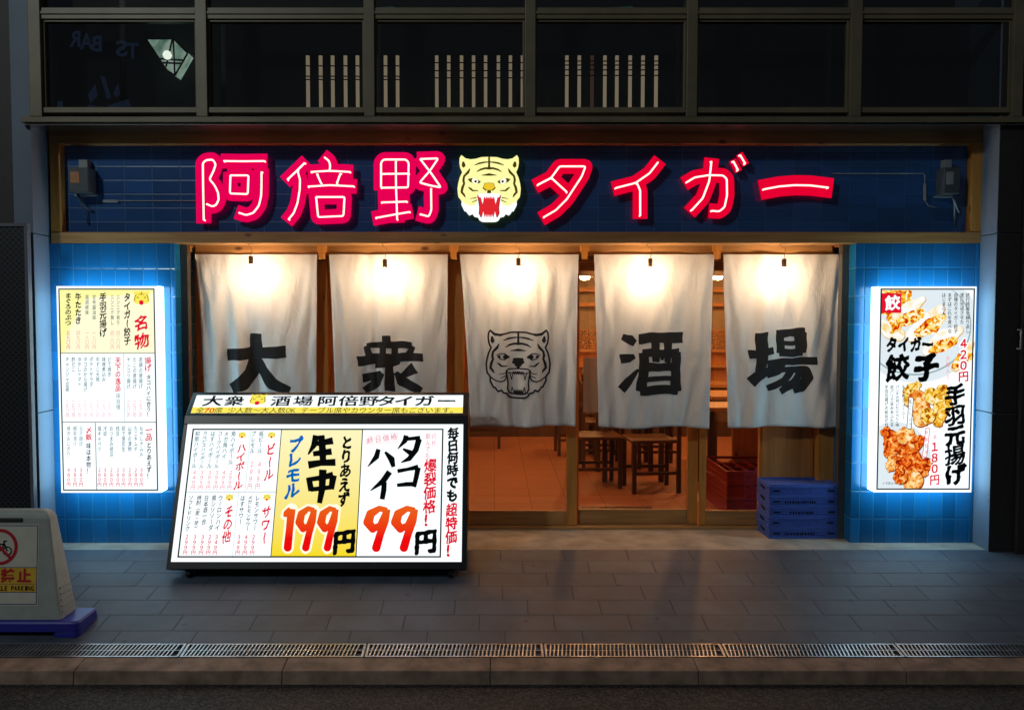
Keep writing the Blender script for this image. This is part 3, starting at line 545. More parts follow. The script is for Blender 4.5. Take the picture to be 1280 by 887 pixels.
for lab, st in NE:
    xs = [x for s in st for x, y in s]; ys = [y for s in st for x, y in s]
    o = thing('neon_letter', P((min(xs)+max(xs))/2, max(ys), YT), lab, 'neon letter', 'red neon letters on the fascia')
    st = [corner(s) for s in st]
    rad = 9.2 if 'dash' not in lab else 12.5
    vs, fs = sdf_mesh([[(x, y, (4.6 if ('voicing' in lab and k > 1) else rad)) for x, y in s] for k, s in enumerate(st)], .8, .45)
    bm = bmesh.new(); bv = [bm.verts.new(P(x, y, -.005)) for x, y in vs]
    for f in fs:
        try: bm.faces.new([bv[i] for i in f])
        except ValueError: pass
    bmesh.ops.recalc_face_normals(bm, faces=bm.faces)
    if bm.faces and sum(f.normal.y for f in bm.faces) > 0: bmesh.ops.reverse_faces(bm, faces=bm.faces)
    ed = [e for e in bm.edges if e.is_boundary]
    ex = bmesh.ops.extrude_edge_only(bm, edges=ed)
    for v in ex['geom']:
        if isinstance(v, bmesh.types.BMVert): v.co.y += .014; 
    for f in bm.faces: f.material_index = 0 if abs(f.normal.y) > .5 else 1
    me = bpy.data.meshes.new('backing_plate'); off = o.location
    bmesh.ops.translate(bm, verts=bm.verts, vec=-off); bm.to_mesh(me); bm.free(); me.materials.append(pinkm if any(c in lab for c in '阿倍野') else platem); me.materials.append(backm)
    po = bpy.data.objects.new('backing_plate', me); COL.objects.link(po); po.parent = o
    for s in st:
        closed = s[0] == s[-1]; a = [P(x, y, -.032) for x, y in s]
        if not closed: a = [a[0]+Vector((0,.026,0))]+a+[a[-1]+Vector((0,.026,0))]
        mb = MB(); mb.tube(a, .0058, 8); mb.build('neon_tube', tubem, o, smooth=True)
o = thing('tiger_emblem', P(611, 278, .04), 'lit yellow and white roaring tiger head in the middle of the neon sign', 'emblem')
pg = Page(lambda x, y, l: P(x, y, .0-l*.0012)); tiger(pg, 611.4, 235.8, 1/8.064, 'lit'); pg.build('printed_face', o)
tg = [(611.4+(x-577)/8.064, 235.8+(y-450)/8.064) for x, y in both(T_TOP+T_BEARD)]; n = len(tg)
mb = MB(); mb.add([P(x,y,.001) for x,y in tg]+[P(x,y,.05) for x,y in tg], [tuple(range(n,2*n))]+[(i,(i+1)%n,n+(i+1)%n,n+i) for i in range(n)]); mb.build('casing', emit('tiger_side', srgb(150,135,30), .8), o)
# transformer boxes with their conduits
def transformer(x0, y0, x1, y1, lab, ear):
    o = thing('transformer_box', P((x0+x1)/2, y1, YT), lab, 'transformer', 'neon transformers at the ends of the fascia')
    a, b_ = P(x0, y1, -.06), P(x1, y0, -.06)
    mb = MB(); mb.box(a.x, b_.x, -.06, YT-.004, a.z, b_.z); bdy = mb.build('body', M['grey'], o, bevel=.006)
    mb = MB(); w_ = b_.x-a.x; mb.box(a.x+w_*.3, a.x+w_*.75, .0, YT-.004, b_.z+.001, b_.z+.06); mb.build('hanger', M['lightgrey'], o, bevel=.002); mb = MB(); mb.box(a.x-.01, b_.x+.01, .03, YT-.004, a.z-.012, a.z-.001); mb.build('bracket', M['lightgrey'], o, bevel=.002)
    mb = MB(); mb.box(a.x+.012, a.x+w_*.55, -.063, -.0605, a.z+.06, b_.z-.03); mb.build('label_plate', M['orangelabel'] if ear else M['lightgrey'], bdy)
    mb = MB(); c = P(x0+10, y1+2, 0)
    mb.tube([c, c+Vector((.02,.0,-.05)), c+Vector((.06,.03,-.1)), c+Vector((.08,.05,-.11))], .006); mb.tube([c+Vector((.01,0,0)), c+Vector((.03,.02,-.09)), c+Vector((.05,.05,-.2))], .004); mb.build('cable', M['lightgrey'] if not ear else M['grey'], o, smooth=True)
    return o
transformer(86,209,110,240, 'small grey transformer with an orange plate at the left end of the fascia', True)
transformer(1180,209,1201,242, 'small grey transformer with a curled cable at the right end of the fascia', False)
o = thing('conduit', P(190, 251, YT), 'thin cable and white joint running to the first neon character', 'conduit', 'cables on the fascia')
mb = MB(); mb.tube([P(146,251,.05), P(245,251,.05)], .0035, 6); mb.build('cable', M['lightgrey'], o)
mb = MB(); mb.tube([P(129,251.5,.048), P(148,251.5,.048)], .010, 8); mb.build('joint', M['lightgrey'], o)
o = thing('conduit', P(1110, 220, YT), 'thin cable dropping to a white joint right of the neon dash', 'conduit', 'cables on the fascia')
mb = MB(); mb.tube([P(1040,217,.05), P(1154,217,.05), P(1156,219,.05), P(1156,230,.05)], .0035, 6); mb.tube([P(1156,250,.05), P(1160,257,.05), P(1170,260,.05)], .0035, 6); mb.build('cable', M['lightgrey'], o)
mb = MB(); mb.tube([P(1156,230,.048), P(1156,250,.048)], .010, 8); mb.build('joint', M['lightgrey'], o)

# ================================================================== TILED PILLARS AND DOORWAY
YD = .38
def pillar(xa, xb, lab):
    o = thing('tiled_pillar', ((xa+xb)/2, .2, 0), lab, 'pillar', 'blue tiled pillars'); ins = xb if xa < 0 else xa
    mb = MB(); zt_ = zb0-.002; mb.box(xa, xb, 0, YD+.1, -.002, zt_, 0); 
    # return face towards the doorway gets the side mapping
    ob = mb.build('tile_cladding', [M['tile_front'], M['tile_side']], o)
    for p in ob.data.polygons:
        if abs(p.normal.x) > .5: p.material_index = 1
    return o
pxa, pxb = X_(66,480,0), X_(221,480,0); qxa, qxb = X_(1066.5,480,0), X_(1220,480,0)
pillar(pxa, pxb, 'blue tiled pillar behind the menu lightbox'); pillar(qxa, qxb, 'blue tiled pillar behind the food photo lightbox')
# thin steel trim inside each pillar
for xx, lab in ((pxb, 'grey post at the left jamb of the doorway'), (qxa-.05, 'grey post at the right jamb of the doorway')):
    mb = MB(); mb.box(xx+.003, xx+.047, .10, .16, 0, zb0-.002); tag(mb.build('jamb_post', plain('jamb_metal', (.16,.15,.13), .25, .6)), lab, 'post', 'jamb posts')
YN = .24
# ceiling of the porch and the noren rail
mb = MB(); mb.box(pxb, qxa, .2, 1.2, zb0+.03, zb0+.05); tag(mb.build('porch_ceiling', M['trim']), kind='structure')
rail = thing('curtain_rail', (0, YN, Z_(320,YN)), 'dark orange wood rail holding the five white curtains', 'rail')
mb = MB(); mb.box(pxb+.05, qxa-.055, YN+.012, YN+.05, Z_(320,YN+.012), Z_(306.5,YN+.012)); mb.build('rail_board', M['beam'], rail, bevel=.002)
for px in (232, 402, 567, 731, 897, 1058):
    mb = MB(); c = X_(px, 315, .21); h_ = .03
    za, zb_, zc_ = Z_(306,.21), Z_(314,.21), Z_(324,.21); pf = [(c-h_,za),(c-h_,zb_),(c-.02,zb_-.006),(c-.02,zc_),(c+.02,zc_),(c+.02,zb_-.006),(c+h_,zb_),(c+h_,za)]; n = 8
    mb.add([(x,.205,z) for x,z in pf]+[(x,YN+.01,z) for x,z in pf], [tuple(range(n)),tuple(range(n,2*n))]+[(i,(i+1)%n,n+(i+1)%n,n+i) for i in range(n)]); mb.build('bracket', M['post'], rail, bevel=.003)
# door frame and sliding doors (pane planes)
def dx(px): return X_(px, 600, YD)
zs_, zlint = 0.0, Z_(300, YD)
fr = thing('door_frame', (dx(640), YD, 0), 'pine frame of the wide entrance behind the white curtains', 'door frame')
mb = MB(); mb.box(pxb+.002, qxa-.002, YD-.03, YD+.09, .0, .022); mb.build('sill', M['beam'], fr, bevel=.003)
mb = MB(); mb.box(pxb+.002, qxa-.002, YD-.03, YD+.09, Z_(327,YD), zb0+.028); mb.build('head', M['beam'], fr, bevel=.003)
for a, c, mm in ((232,246,'darkwood'), (395,414,'post'), (560,580,'post'), (1017,1037,'post')):
    mb = MB(); mb.box(dx(a), dx(c), YD-.075, YD+.09, .023, Z_(327,YD)-.001); mb.build('post', M[mm], fr, bevel=.003)
def sdoor(a, c, Y, lab, st=(.075,.075), inside=None):
    xa, xb = dx(a), dx(c); o = thing('sliding_door', ((xa+xb)/2, Y, .023), lab, 'door', 'glazed sliding doors'); zt_ = Z_(327,YD)-.003; rb = Z_(638,YD)
    mb = MB(); mb.box(xa, xa+st[0], Y, Y+.035, .024, zt_); mb.build('stile', M['post'], o, bevel=.003)
    mb = MB(); mb.box(xb-st[1], xb, Y, Y+.035, .024, zt_); mb.build('stile', M['post'], o, bevel=.003)
    mb = MB(); mb.box(xa+st[0]+.001, xb-st[1]-.001, Y+.002, Y+.033, .024, rb); mb.build('bottom_rail', M['beam'], o, bevel=.003)
    mb = MB(); mb.box(xa+st[0]+.001, xb-st[1]-.001, Y+.002, Y+.033, zt_-.06, zt_); mb.build('top_rail', M['beam'], o, bevel=.003)
    mb = MB(); mb.box(xa+st[0]+.001, xb-st[1]-.001, Y+.014, Y+.019, rb+.001, zt_-.061); mb.build('pane', M['glass'], o); return o
sdoor(247, 394, YD, 'glazed sliding door at the left jamb, behind the first curtain')
sdoor(415, 559, YD, 'glazed sliding door behind the second curtain and the price board')
sdoor(581, 721, YD, 'glazed sliding door below the tiger curtain', (.03,.075))
sdoor(722, 874, YD+.04, 'glazed sliding door below the fourth curtain, showing the chairs', (.012,.075))
sdoor(875, 1016, YD, 'sliding door with a narrow pane beside the red crates, behind the blue crates', (.045,.39))
mb = MB(); mb.box(dx(952), dx(1015), YD-.012, YD-.001, .09, 1.9); tag(mb.build('pine_board', M['panel']), 'knotty pine board behind the blue crates right of the red crates', 'board')

# ================================================================== CURTAINS
# printed characters: brush strokes measured on the cloth
def K2(sts, kr=1): return [[(220+x/3.556, 300+y/3.556, r*kr/3.556) for x, y, r in s] for s in sts]
def K3(sts, kr=1): return [[(720+x/3.547, 300+y/3.547, r*kr/3.547) for x, y, r in s] for s in sts]
CHARS = {
 0: K2([[(228,510,24),(360,500,22),(487,498,24)], [(352,418,24),(356,470,27),(350,530,25),(335,585,25),(300,635,28),(245,662,22)], [(355,520,16),(385,580,22),(430,635,26),(505,668,14)]]),
 1: K2([[(938,425,17),(940,462,17)], [(850,470,10),(950,463,14),(1045,468,14)], [(848,470,12),(860,515,14)], [(1052,472,10),(1035,515,16)], [(920,470,13),(920,520,13)], [(972,470,13),(972,520,13)], [(855,516,10),(1045,512,10)], [(808,537,20),(950,522,17),(1100,519,16)], [(995,540,9),(940,553,12),(885,557,11)], [(950,552,15),(952,610,18),(950,668,20)], [(832,612,18),(875,604,16),(915,590,9)], [(922,594,8),(895,632,17),(838,668,14)], [(1062,568,24),(1025,592,14),(990,606,5)], [(980,585,9),(1005,625,20),(1090,670,16)]]),
 3: K3([[(203,430,13),(235,440,19),(258,456,14)], [(197,528,18),(230,523,17),(260,514,9)], [(200,660,18),(230,625,18),(272,572,4)], [(278,438,20),(370,430,20),(474,434,22)], [(300,500,18),(296,590,20),(288,668,22)], [(443,500,20),(445,590,20),(442,665,22)], [(295,499,16),(380,502,16),(455,500,18)], [(352,440,18),(350,540,14)], [(408,440,18),(402,540,12)], [(378,490,9),(378,530,6)], [(310,562,17),(360,565,16),(440,558,16)], [(310,616,10),(430,612,10)], [(284,668,18),(360,662,18),(450,664,18)]]),
 4: K3([[(763,508,18),(810,503,14),(870,490,14)], [(818,412,26),(820,500,24),(812,590,20)], [(772,630,24),(800,605,20),(882,558,10)], [(905,412,18),(903,500,16)], [(993,412,22),(995,500,20)], [(890,420,20),(950,408,14),(1010,412,20)], [(905,456,9),(1000,455,9)], [(900,499,16),(1005,497,16)], [(845,548,14),(950,536,14),(1062,535,16)], [(915,545,16),(895,580,15),(845,600,10)], [(960,570,12),(920,625,14),(845,655,12)], [(1000,572,12),(965,630,16),(902,672,14)], [(900,580,9),(960,570,12),(1015,578,18),(1022,612,19),(1000,650,20),(962,668,10)]]),
}
NQ = [(245,318,397,258,'大'), (412,318,560,418,'衆'), (575,318,723,588,'虎'), (742,318,892,748,'酒'), (903,318,1052,908,'場')]
NB = [(258,395,533), (420,558,533), (588,719,533), (748,886,534), (909,1050,533)]
LABN = ['white curtain printed with the character 大, nearest the menu lightbox', 'white curtain printed with the character 衆, behind the price board', 'white curtain printed with the outline of a roaring tiger head', 'white curtain printed with the character 酒, right of the tiger curtain', 'white curtain printed with the character 場, above the blue crates']
bulb_px = [(313.5,325.5),(481,329.5),(648,328),(813,328.5),(980,329)]
for i in range(5):
    xa, ya, xb = NQ[i][:3]; ba, bb, yb = NB[i]; rr = random.Random(20+i)
    fold = [(rr.uniform(.15,.9), rr.uniform(.03,.10), rr.uniform(-.028,.032), rr.uniform(-.18,.18)) for _ in range(9)]
    def dep(px, py, xa=xa, xb=xb, ba=ba, bb=bb, yb=yb, fold=fold, i=i):
        v = (py-318)/(yb-318); l = xa+(ba-xa)*v; r = xb+(bb-xb)*v; u = (px-l)/(r-l)
        y = 0
        for c, wd, am, sl in fold: y += am*min(1, .25+v*1.1)*math.exp(-((u-c-sl*v)/wd)**2)
        for c in (0.02, .98):                                # drag folds from the hanging corners
            q = abs(u-c); y += -.016*math.exp(-((q-.24*v)/.035)**2)*math.exp(-v*1.5) + .012*math.exp(-((q-.10*v)/.025)**2)*(1-v*.5)
        y += .006*math.sin(u*23+i)*math.sin(v*7+i*2)*v + .003*math.sin(u*40+v*18+i)
        return YN-.012+y
    o = thing('noren_curtain', P((xa+xb)/2, yb, YN), LABN[i], 'curtain', 'white shop curtains over the entrance')
    nu, nv = 64, 72; mb = MB(); vs = []; fs = []
    for b_ in range(nv+1):
        v = b_/nv
        for a in range(nu+1):
            u = a/nu; l = xa+(ba-xa)*(v+.10*math.sin(v*math.pi)); r = xb+(bb-xb)*(v+.12*math.sin(v*math.pi))
            yy = 318+(yb-318)*v + (1.2*math.sin(u*9+i*1.7) if v > .98 else 0); px = l+(r-l)*u
            pt = P(px, yy, YN); vs.append((pt.x, dep(px, yy), pt.z))
    for b_ in range(nv):
        for a in range(nu): q = b_*(nu+1)+a; fs.append((q, q+1, q+nu+2, q+nu+1))
    mb.add(vs, fs); clo = ob = mb.build('cloth', M['cloth'], o, smooth=True); sd = ob.modifiers.new('thick', 'SOLIDIFY'); sd.thickness = .0016; sd.offset = 1
    mb = MB()      # sewn hem along the top
    vs = []; fs = []
    for a in range(nu+1):
        for yy in (318.2, 324.5): px = xa+(xb-xa)*a/nu; pt = P(px, yy, YN); vs.append((pt.x, dep(px, yy)-.003, pt.z))
    for a in range(nu): fs.append((2*a, 2*a+2, 2*a+3, 2*a+1))
    mb.add(vs, fs); ob = mb.build('hem', M['cloth'], clo, smooth=True)
    pg = Page(lambda x, y, l, dep=dep: Vector((P(x, y, YN).x, dep(x, y)-.0035, P(x, y, YN).z)))
    if i == 2: tiger(pg, 647.8, 389.5+65.5, .89/7.11, 'ink')
    else: pg.strokes([[(x, y, r*1.13) for x, y, r in q] for q in CHARS[i]], .7, 'ink', 1, .1, .55)
    ob = MB.build(pg, 'print', [M['blackcloth']], clo, recalc=False)
    for p in ob.data.polygons: p.material_index = 0; p.use_smooth = True
    # hanging bulb in front of it
bulbm = emit('warm_bulb', (1.0,.68,.40), 155)
LABB = ['lit bulb on a cord in front of the 大 curtain', 'lit bulb on a cord in front of the 衆 curtain', 'lit bulb on a cord in front of the tiger curtain', 'lit bulb on a cord in front of the 酒 curtain', 'lit bulb on a cord in front of the 場 curtain']
YL = .03
for i, (px, py) in enumerate(bulb_px):
    t = P(px, py-5, YL); o = thing('hanging_bulb', (t.x, YL, t.z), LABB[i], 'bulb', 'bare bulbs along the entrance'); zc = zb0+.028
    mb = MB(); x0 = t.x; mb.tube([(x0-.02,YL+.03,zb0-.001),(x0-.012,YL+.02,zb0-.02),(x0+.012,YL+.005,zb0-.035),(x0,YL,t.z+.005)], .0025, 6); mb.build('cord', M['cord'], o)
    mb = MB(); mb.lathe((x0,YL,t.z), [(.002,.004),(.013,.003),(.0155,-.004),(.0155,-.05),(.013,-.056)], 14); mb.build('socket', M['brass'], o, smooth=True)
    mb = MB(); mb.lathe((x0,YL,t.z-.056), [(.011,0),(.014,-.012),(.026,-.035),(.030,-.055),(.026,-.075),(.014,-.087),(.001,-.09)], 16); mb.build('glass_bulb', bulbm, o, smooth=True)
#PART3
# ================================================================== WALL LIGHTBOXES
YF = -.14
def lightbox(xa, xb, ya, yb, name, lab):
    o = thing('lightbox_sign', ((X_(xa,487,YF)+X_(xb,487,YF))/2, YF, Z_(yb,YF)), lab, 'lightbox', 'lit signs on the blue pillars')
    a, b_ = X_(xa,487,YF), X_(xb,487,YF); z0, z1 = Z_(yb,YF), Z_(ya,YF)
    mb = MB(); c = .012
    mb.hexa([(a,YF+.004,z0),(b_,YF+.004,z0),(b_,-.03,z0),(a,-.03,z0),(a,YF+.004,z1),(b_,YF+.004,z1),(b_,-.03,z1),(a,-.03,z1)]); mb.build('acrylic_casing', PR['side'], o, bevel=.006)
    mb = MB(); mb.box(a+.05, b_-.05, -.029, -.001, z0+.05, z1-.05); mb.build('wall_mount', M['lightgrey'], o)
    pg = Page(None); rect_fn = lambda x, y, l: Vector((X_(x,487,YF), YF-l*.0008, Z_(y,YF))); free_fn = lambda x, y, l: Vector((X_(x,y,YF), YF-l*.0008, Z_(y,YF)))
    return o, pg, rect_fn, free_fn
o, pg, rf, ff = lightbox(73.5, 199, 357.5, 615.5, 'menu', 'tall lit menu lightbox with a yellow headed price list on the left blue pillar')
pg.fn = rf; pg.rect(73.5, 357.5, 199, 615.5, 'white', 0); pg.rect(77, 361.5, 194.5, 441.3, 'pale', 1)
pg.poly([(77,361.5),(194.5,361.5),(194.5,366),(110,372),(84,420),(82,441),(77,441)], 'cream', 1.5)
pg.border(76, 360.5, 195.6, 612.8, 1.5, 'ink', 2); pg.rect(77, 440.9, 195, 441.7, 'ink', 3); pg.rect(77, 526.9, 195, 527.7, 'ink', 3); pg.rect(155.2, 442, 155.6, 527, 'teal', 3); pg.rect(118, 528, 118.8, 612, 'ink', 3)
pg.fn = ff; tiger(pg, 177, 374, 20/640, 'icon')
pg.ch('名', 177, 403.5, 18, 19, 'red', .04, shear=.2, brush=.03); pg.ch('物', 177.5, 426, 19, 20, 'red', .04, shear=.2, brush=.03)
pg.col('タイガー餃子', 159.3, 366, 431, 8.5, 'ink', .035, brush=.03); pg.col('手羽元揚げ', 129, 366, 421, 9, 'ink', .035, brush=.03); pg.col('牛たたき', 98, 366, 405, 8, 'ink', .035, brush=.03); pg.col('まぐろのぶつ', 85.6, 366, 407, 8, 'ink', .035, brush=.03)
for x, t in ((148,'ニンニク有り'),(140.6,'ニンニク無し'),(118,'甘辛醤油味'),(109,'塩胡椒味')): pg.col(t, x, 368, 368+len(t)*6.4, 4.6, 'teal', .013)
for x, t in ((148,'四二〇円'),(140.6,'四二〇円'),(118,'一八〇円'),(109,'一八〇円'),(98,'四九〇円'),(85.6,'五九〇円')): pg.col(t, x, 413, 437, 5, 'faint' if x > 90 else 'red', .0 if x > 90 else .01)
pg.col('揚げ', 185, 446, 464, 8.5, 'red', .03, brush=.03); pg.col('タコハイに合う!', 186, 468, 521, 6, 'ink', .02)
for x, t in ((176.2,'若鶏の唐揚げ'),(168.6,'たこの唐揚げ'),(161,'ナンコツ揚げ')): pg.col(t, x, 446, 486, 4.8, 'teal', .014); pg.col('三九〇円', x, 500, 522, 4.6, 'faint', .013)
pg.col('天下の逸品', 147.7, 446, 489, 7, 'red', .03); pg.col('味自慢', 148, 491, 512, 5.5, 'teal', .01)
for i, (x, t) in enumerate(zip((137,130,122.5,114.4,107,99.6,92,84.4), ('どて焼き','味噌煮込み','牛すじ大根','ポテトサラダ','タコのから揚げ','冷やしトマト','酢だこ','チャンジャ豆腐'))): pg.col(t, x, 446, 446+6.2*len(t), 4.8, 'teal', .014); pg.col('二九〇円' if i % 2 else '三九〇円', x, 500, 522, 4.6, 'faint' if i < 6 else 'red', 0)
pg.col('一品', 186.3, 532.5, 550.5, 9, 'red', .03, brush=.03); pg.col('とりあえず!', 186.6, 552, 598, 6.5, 'ink', .025)
for i, (x, t) in enumerate(zip((177,170,162.4,154.6,147.5,139.5,131.7,124.6), ('もやしナムル','たこキムチ','山芋の漬物','茹で落花生','枝豆','おつまみ胡瓜','冷奴','塩キャベツ'))): pg.col(t, x, 532, 532+6.4*len(t), 4.8, 'teal', .014); pg.col('280円' if i % 3 else '380円', x, 584, 608, 5.4, 'red', .016)
pg.col('〆飯', 111.2, 533, 550, 8, 'red', .03); pg.col('味は本物!', 111, 553, 592, 6, 'ink', .02)
for x, t in ((101.5,'玉子雑炊'),(94,'鯛茶漬け'),(86,'焼きおにぎり')): pg.col(t, x, 532, 532+6.4*len(t), 4.8, 'teal' if x > 90 else 'ink', .005); pg.col('380円' if x > 90 else '480円', x, 584, 608, 5.4, 'red', .016)
pg.build('printed_menu', o)

o, pg, rf, ff = lightbox(1095.5, 1217.5, 358, 615, 'food', 'tall lit lightbox with dumpling and fried chicken pictures on the right blue pillar')
pg.fn = rf; pg.rect(1095.5, 358, 1217.5, 615, 'white', 0); pg.border(1097.6, 360.5, 1215, 611.5, 1.7, 'ink', 6)
def R5(s, k=1): return [[(1085+x/6.338, 350+y/6.338, r*k/6.338) for x, y, r in q] for q in s]
def R6(s, k=1): return [[(1085+x/5.913, 470+y/5.913, r*k/5.913) for x, y, r in q] for q in s]
def disc(cx, cy, rx, ry, key, lift, x0=1099.5, x1=1213.2, y0=362.4, y1=609.6): pg.poly([(min(max(cx+rx*math.cos(t*math.pi/32), x0), x1), min(max(cy+ry*math.sin(t*math.pi/32), y0), y1)) for t in range(64)], key, lift)
disc(1145, 408, 78, 70, 'plate', .6); disc(1143, 408, 69, 61, 'plateshade', 1); disc(1143, 407.5, 67.5, 59.5, 'plate', 1.4)
pg.fn = ff
pg.poly([(1101,362.5),(1140,362.5),(1139,376),(1130,386),(1118,398),(1101,392)], 'gyoza', 1.6)
for s in ([[(150,390,50),(250,300,55),(330,225,58),(432,150,22)]], [[(340,440,45),(470,340,78),(575,225,32)]], [[(470,560,40),(600,465,78),(720,395,32)]], [[(690,690,30),(770,590,52),(815,500,22)]], [[(120,330,20),(170,400,60),(240,430,50)]]): pg.strokes([[(x+.5, y+.7, r+.7) for x, y, r in u] for u in R5(s)], .7, 'pinch', 1.7, None); pg.strokes(R5(s), .7, 'dough', 1.8, None)
for s in ([[(225,345,26),(300,315,52),(400,270,46),(440,240,16)]], [[(395,420,34),(500,365,66),(592,290,30)]], [[(500,565,24),(585,520,50),(680,480,34)]], [[(680,680,24),(750,620,52),(808,600,30)]], [[(165,300,22),(230,370,34),(190,400,26)]]): pg.strokes(R5(s), .7, 'gyoza', 2.2, None)
pg.rect(1101.5, 366.5, 1126.5, 391, 'red', 2.5); pg.ch('餃', 1115.5, 378.5, 19, 19, 'white', .05)
for x, t in ((1209.3,'試行錯誤を繰り返し'),(1202.2,'遂に完成させた'),(1194.5,'自慢のタイガー餃子'),(1186.8,'まずはこれを食べな'),(1179.5,'はじまらん')): pg.col(t, x, 366, 366+5.6*len(t), 5.2, 'ink', .014)
pg.row('タイガー', 1107, 1167, 430.5, 18, 'ink', .065, shear=.18, brush=.02); pg.ch('餃', 1122, 459.5, 30, 34, 'ink', .062, shear=.16, brush=.02); pg.ch('子', 1157, 459, 31, 34, 'ink', .07, shear=.16, brush=.02)
for dx_, dy_ in ((-1,-1),(1,1),(-1,1),(1,-1)): pg.col('420円', 1204+dx_, 422.5+dy_, 477+dy_, 14, 'white', .05, lift=3)
pg.col('420円', 1204, 422.5, 477, 13.5, 'red', .035); pg.col('六個入り', 1184.5, 444, 475, 5, 'faint', .013)
pg.fn = rf; disc(1120, 575, 46, 48, 'plate', .6, y1=609.6); pg.fn = ff
gold = [[(345,90,50),(375,60,14)], [(300,110,30),(330,170,55)], [(370,170,60),(400,270,62),(390,320,48)], [(460,130,42),(470,160,40)], [(535,100,36),(540,130,40)], [(560,190,44),(590,215,16)], [(545,200,56),(510,300,48),(505,335,32)], [(440,290,50),(441,291,50)]]
redc = [[(150,430,48),(130,410,30)], [(190,480,72),(160,560,46)], [(270,440,62),(300,420,40)], [(365,480,46),(330,520,50)], [(300,540,50),(301,541,50)], [(190,640,62),(170,660,40)], [(300,620,92),(270,720,72)], [(390,670,72),(430,640,40)], [(345,770,62),(300,790,40)], [(240,740,50),(241,741,50)]]
rr = random.Random(4)
def crumb(st, n):
    out = list(st)
    for _ in range(n):
        q = rr.choice(rr.choice(st)); a = rr.uniform(0, 6.28); out.append([(q[0]+q[2]*.95*math.cos(a), q[1]+q[2]*.95*math.sin(a), rr.uniform(7, 15))])
    return out
gold = [[(x+(x-440)*.08, y, r*1.1) for x, y, r in st] for st in gold]; redc = [[(x, y, r*1.0) for x, y, r in st] for st in redc]
def pieces(st, mats, edge, lift):
    for i, t in enumerate(st):                         # one crumbed piece after another, each with its fried rim
        c = crumb([t], 9); lf = lift+i*.12
        pg.strokes(R6([[(x+3, y+4, r*1.06+2) for x, y, r in u] for u in c]), .6, edge, lf, None); pg.strokes(R6(c), .5, mats[i % len(mats)], lf+.06, None)
pieces(gold, ['gold_chicken','gold_chicken','chicken_pale'], 'crust', 1.8); pieces(redc, ['chicken','chicken','chicken_pale'], 'crust', 1.8)
for c, y in zip('手羽元揚げ', (493.5,519,544,568.5,592.5)): pg.ch(c, 1193.5, y, 26, 26, 'ink', .057 if c != '揚' else .05, shear=.18, brush=.025)
pg.col('180円', 1168, 551, 606, 15, 'white', .08, lift=3.6); pg.col('180円', 1168, 551, 606, 13, 'red', .03); pg.col('一本', 1168.5, 536, 549, 5, 'faint', .013)
for x, t in ((1129.3,'もも肉ジューシー'),(1121.4,'パンチの効いたにんにく味'),(1114.6,'皮パリで旨みあふれる'),(1107.8,'手羽元揚げの秘伝だれ')): pg.col(t, x, 481, 481+min(52, 5.4*len(t)), 4.6, 'ink', .014)
for q, key, t in (([(1136,496),(1141.5,497),(1138.6,535.8),(1133.3,535.2)], 'ink', '塩こしょう'), ([(1157,534.5),(1162,535),(1158,570.8),(1152.8,570.4)], 'red', '特製甘辛')):
    for i in range(4): a, c = q[i], q[(i+1)%4]; pg.line(*a, *c, .8, key, 4)
    pg.poly(q, 'white', 2.6); cx = (q[0][0]+q[2][0])/2; pg.col(t, cx, q[0][1]+2, q[2][1]-2, 4.2, key, .0)
pg.row('※写真はイメージ', 1103, 1130, 603.5, 3.6, 'ink', 0)
pg.build('printed_poster', o)

# ================================================================== STANDING PRICE BOARD
Yb, Yt, Yh = -.62, -.27, -.115
B0 = P(400, 711, Yb); B1 = P(400, 519.5, Yt); B2 = P(400, 490, Yh)
bxl, bxr = X_(208, 712, Yb), X_(583.5, 709, Yb)
bd = thing('price_board', ((bxl+bxr)/2, (Yb+Yt)/2, fz(Yb)), 'wide lit drink price board on casters in front of the entrance', 'price board')
class Plane:
    def __init__(s, lo, hi):                            # lower and upper edge points, axis x is level
        s.o = Vector((bxl, hi.y, hi.z)); s.u = Vector((1,0,0)); s.v = (Vector((0,lo.y,lo.z))-Vector((0,hi.y,hi.z))); s.h = s.v.length; s.v.normalize(); s.n = s.u.cross(s.v); s.n = s.n if s.n.y < 0 else -s.n
    def hit(s, px, py):
        d = ray(px, py); c = Vector((0,CY,CZ)); return c+d*((s.o-c).dot(s.n)/d.dot(s.n))
    def uv(s, px, py): q = s.hit(px, py)-s.o; return q.dot(s.u)*1000, q.dot(s.v)*1000
    def at(s, x, y, l): return s.o+s.u*(x/1000)+s.v*(y/1000)+s.n*l
main = Plane(B0, B1); head = Plane(B1, B2); Wd = (bxr-bxl)*1000
th = .09
def slabp(pl, x0, x1, y0, y1, l0, l1): return [pl.at(x0,y1,l0), pl.at(x1,y1,l0), pl.at(x1,y1,l1), pl.at(x0,y1,l1), pl.at(x0,y0,l0), pl.at(x1,y0,l0), pl.at(x1,y0,l1), pl.at(x0,y0,l1)]
mb = MB(); mh = main.h*1000; hh = head.h*1000
mb.hexa(slabp(main, 0, Wd, 0, mh, -.001, -th)); lc = mb.build('lamp_case', M['black'], bd, bevel=.004)
mb = MB(); q0 = head.at(0,hh,-.001); q1 = head.at(0,0,-.001); qb = head.at(0,0,-.1); vs = [q0+Vector((0,.002,.001)), q1, Vector((bxl, q1.y+.11, q1.z-.02)), Vector((bxl, q0.y+.16, q0.z+.003))]
mb.add(vs+[p+Vector((Wd/1000,0,0)) for p in vs], [(0,1,2,3),(4,5,6,7),(0,1,5,4),(1,2,6,5),(2,3,7,6),(3,0,4,7)]); mb.build('header_case', M['black'], bd, bevel=.003)
mb = MB(); rim = 20
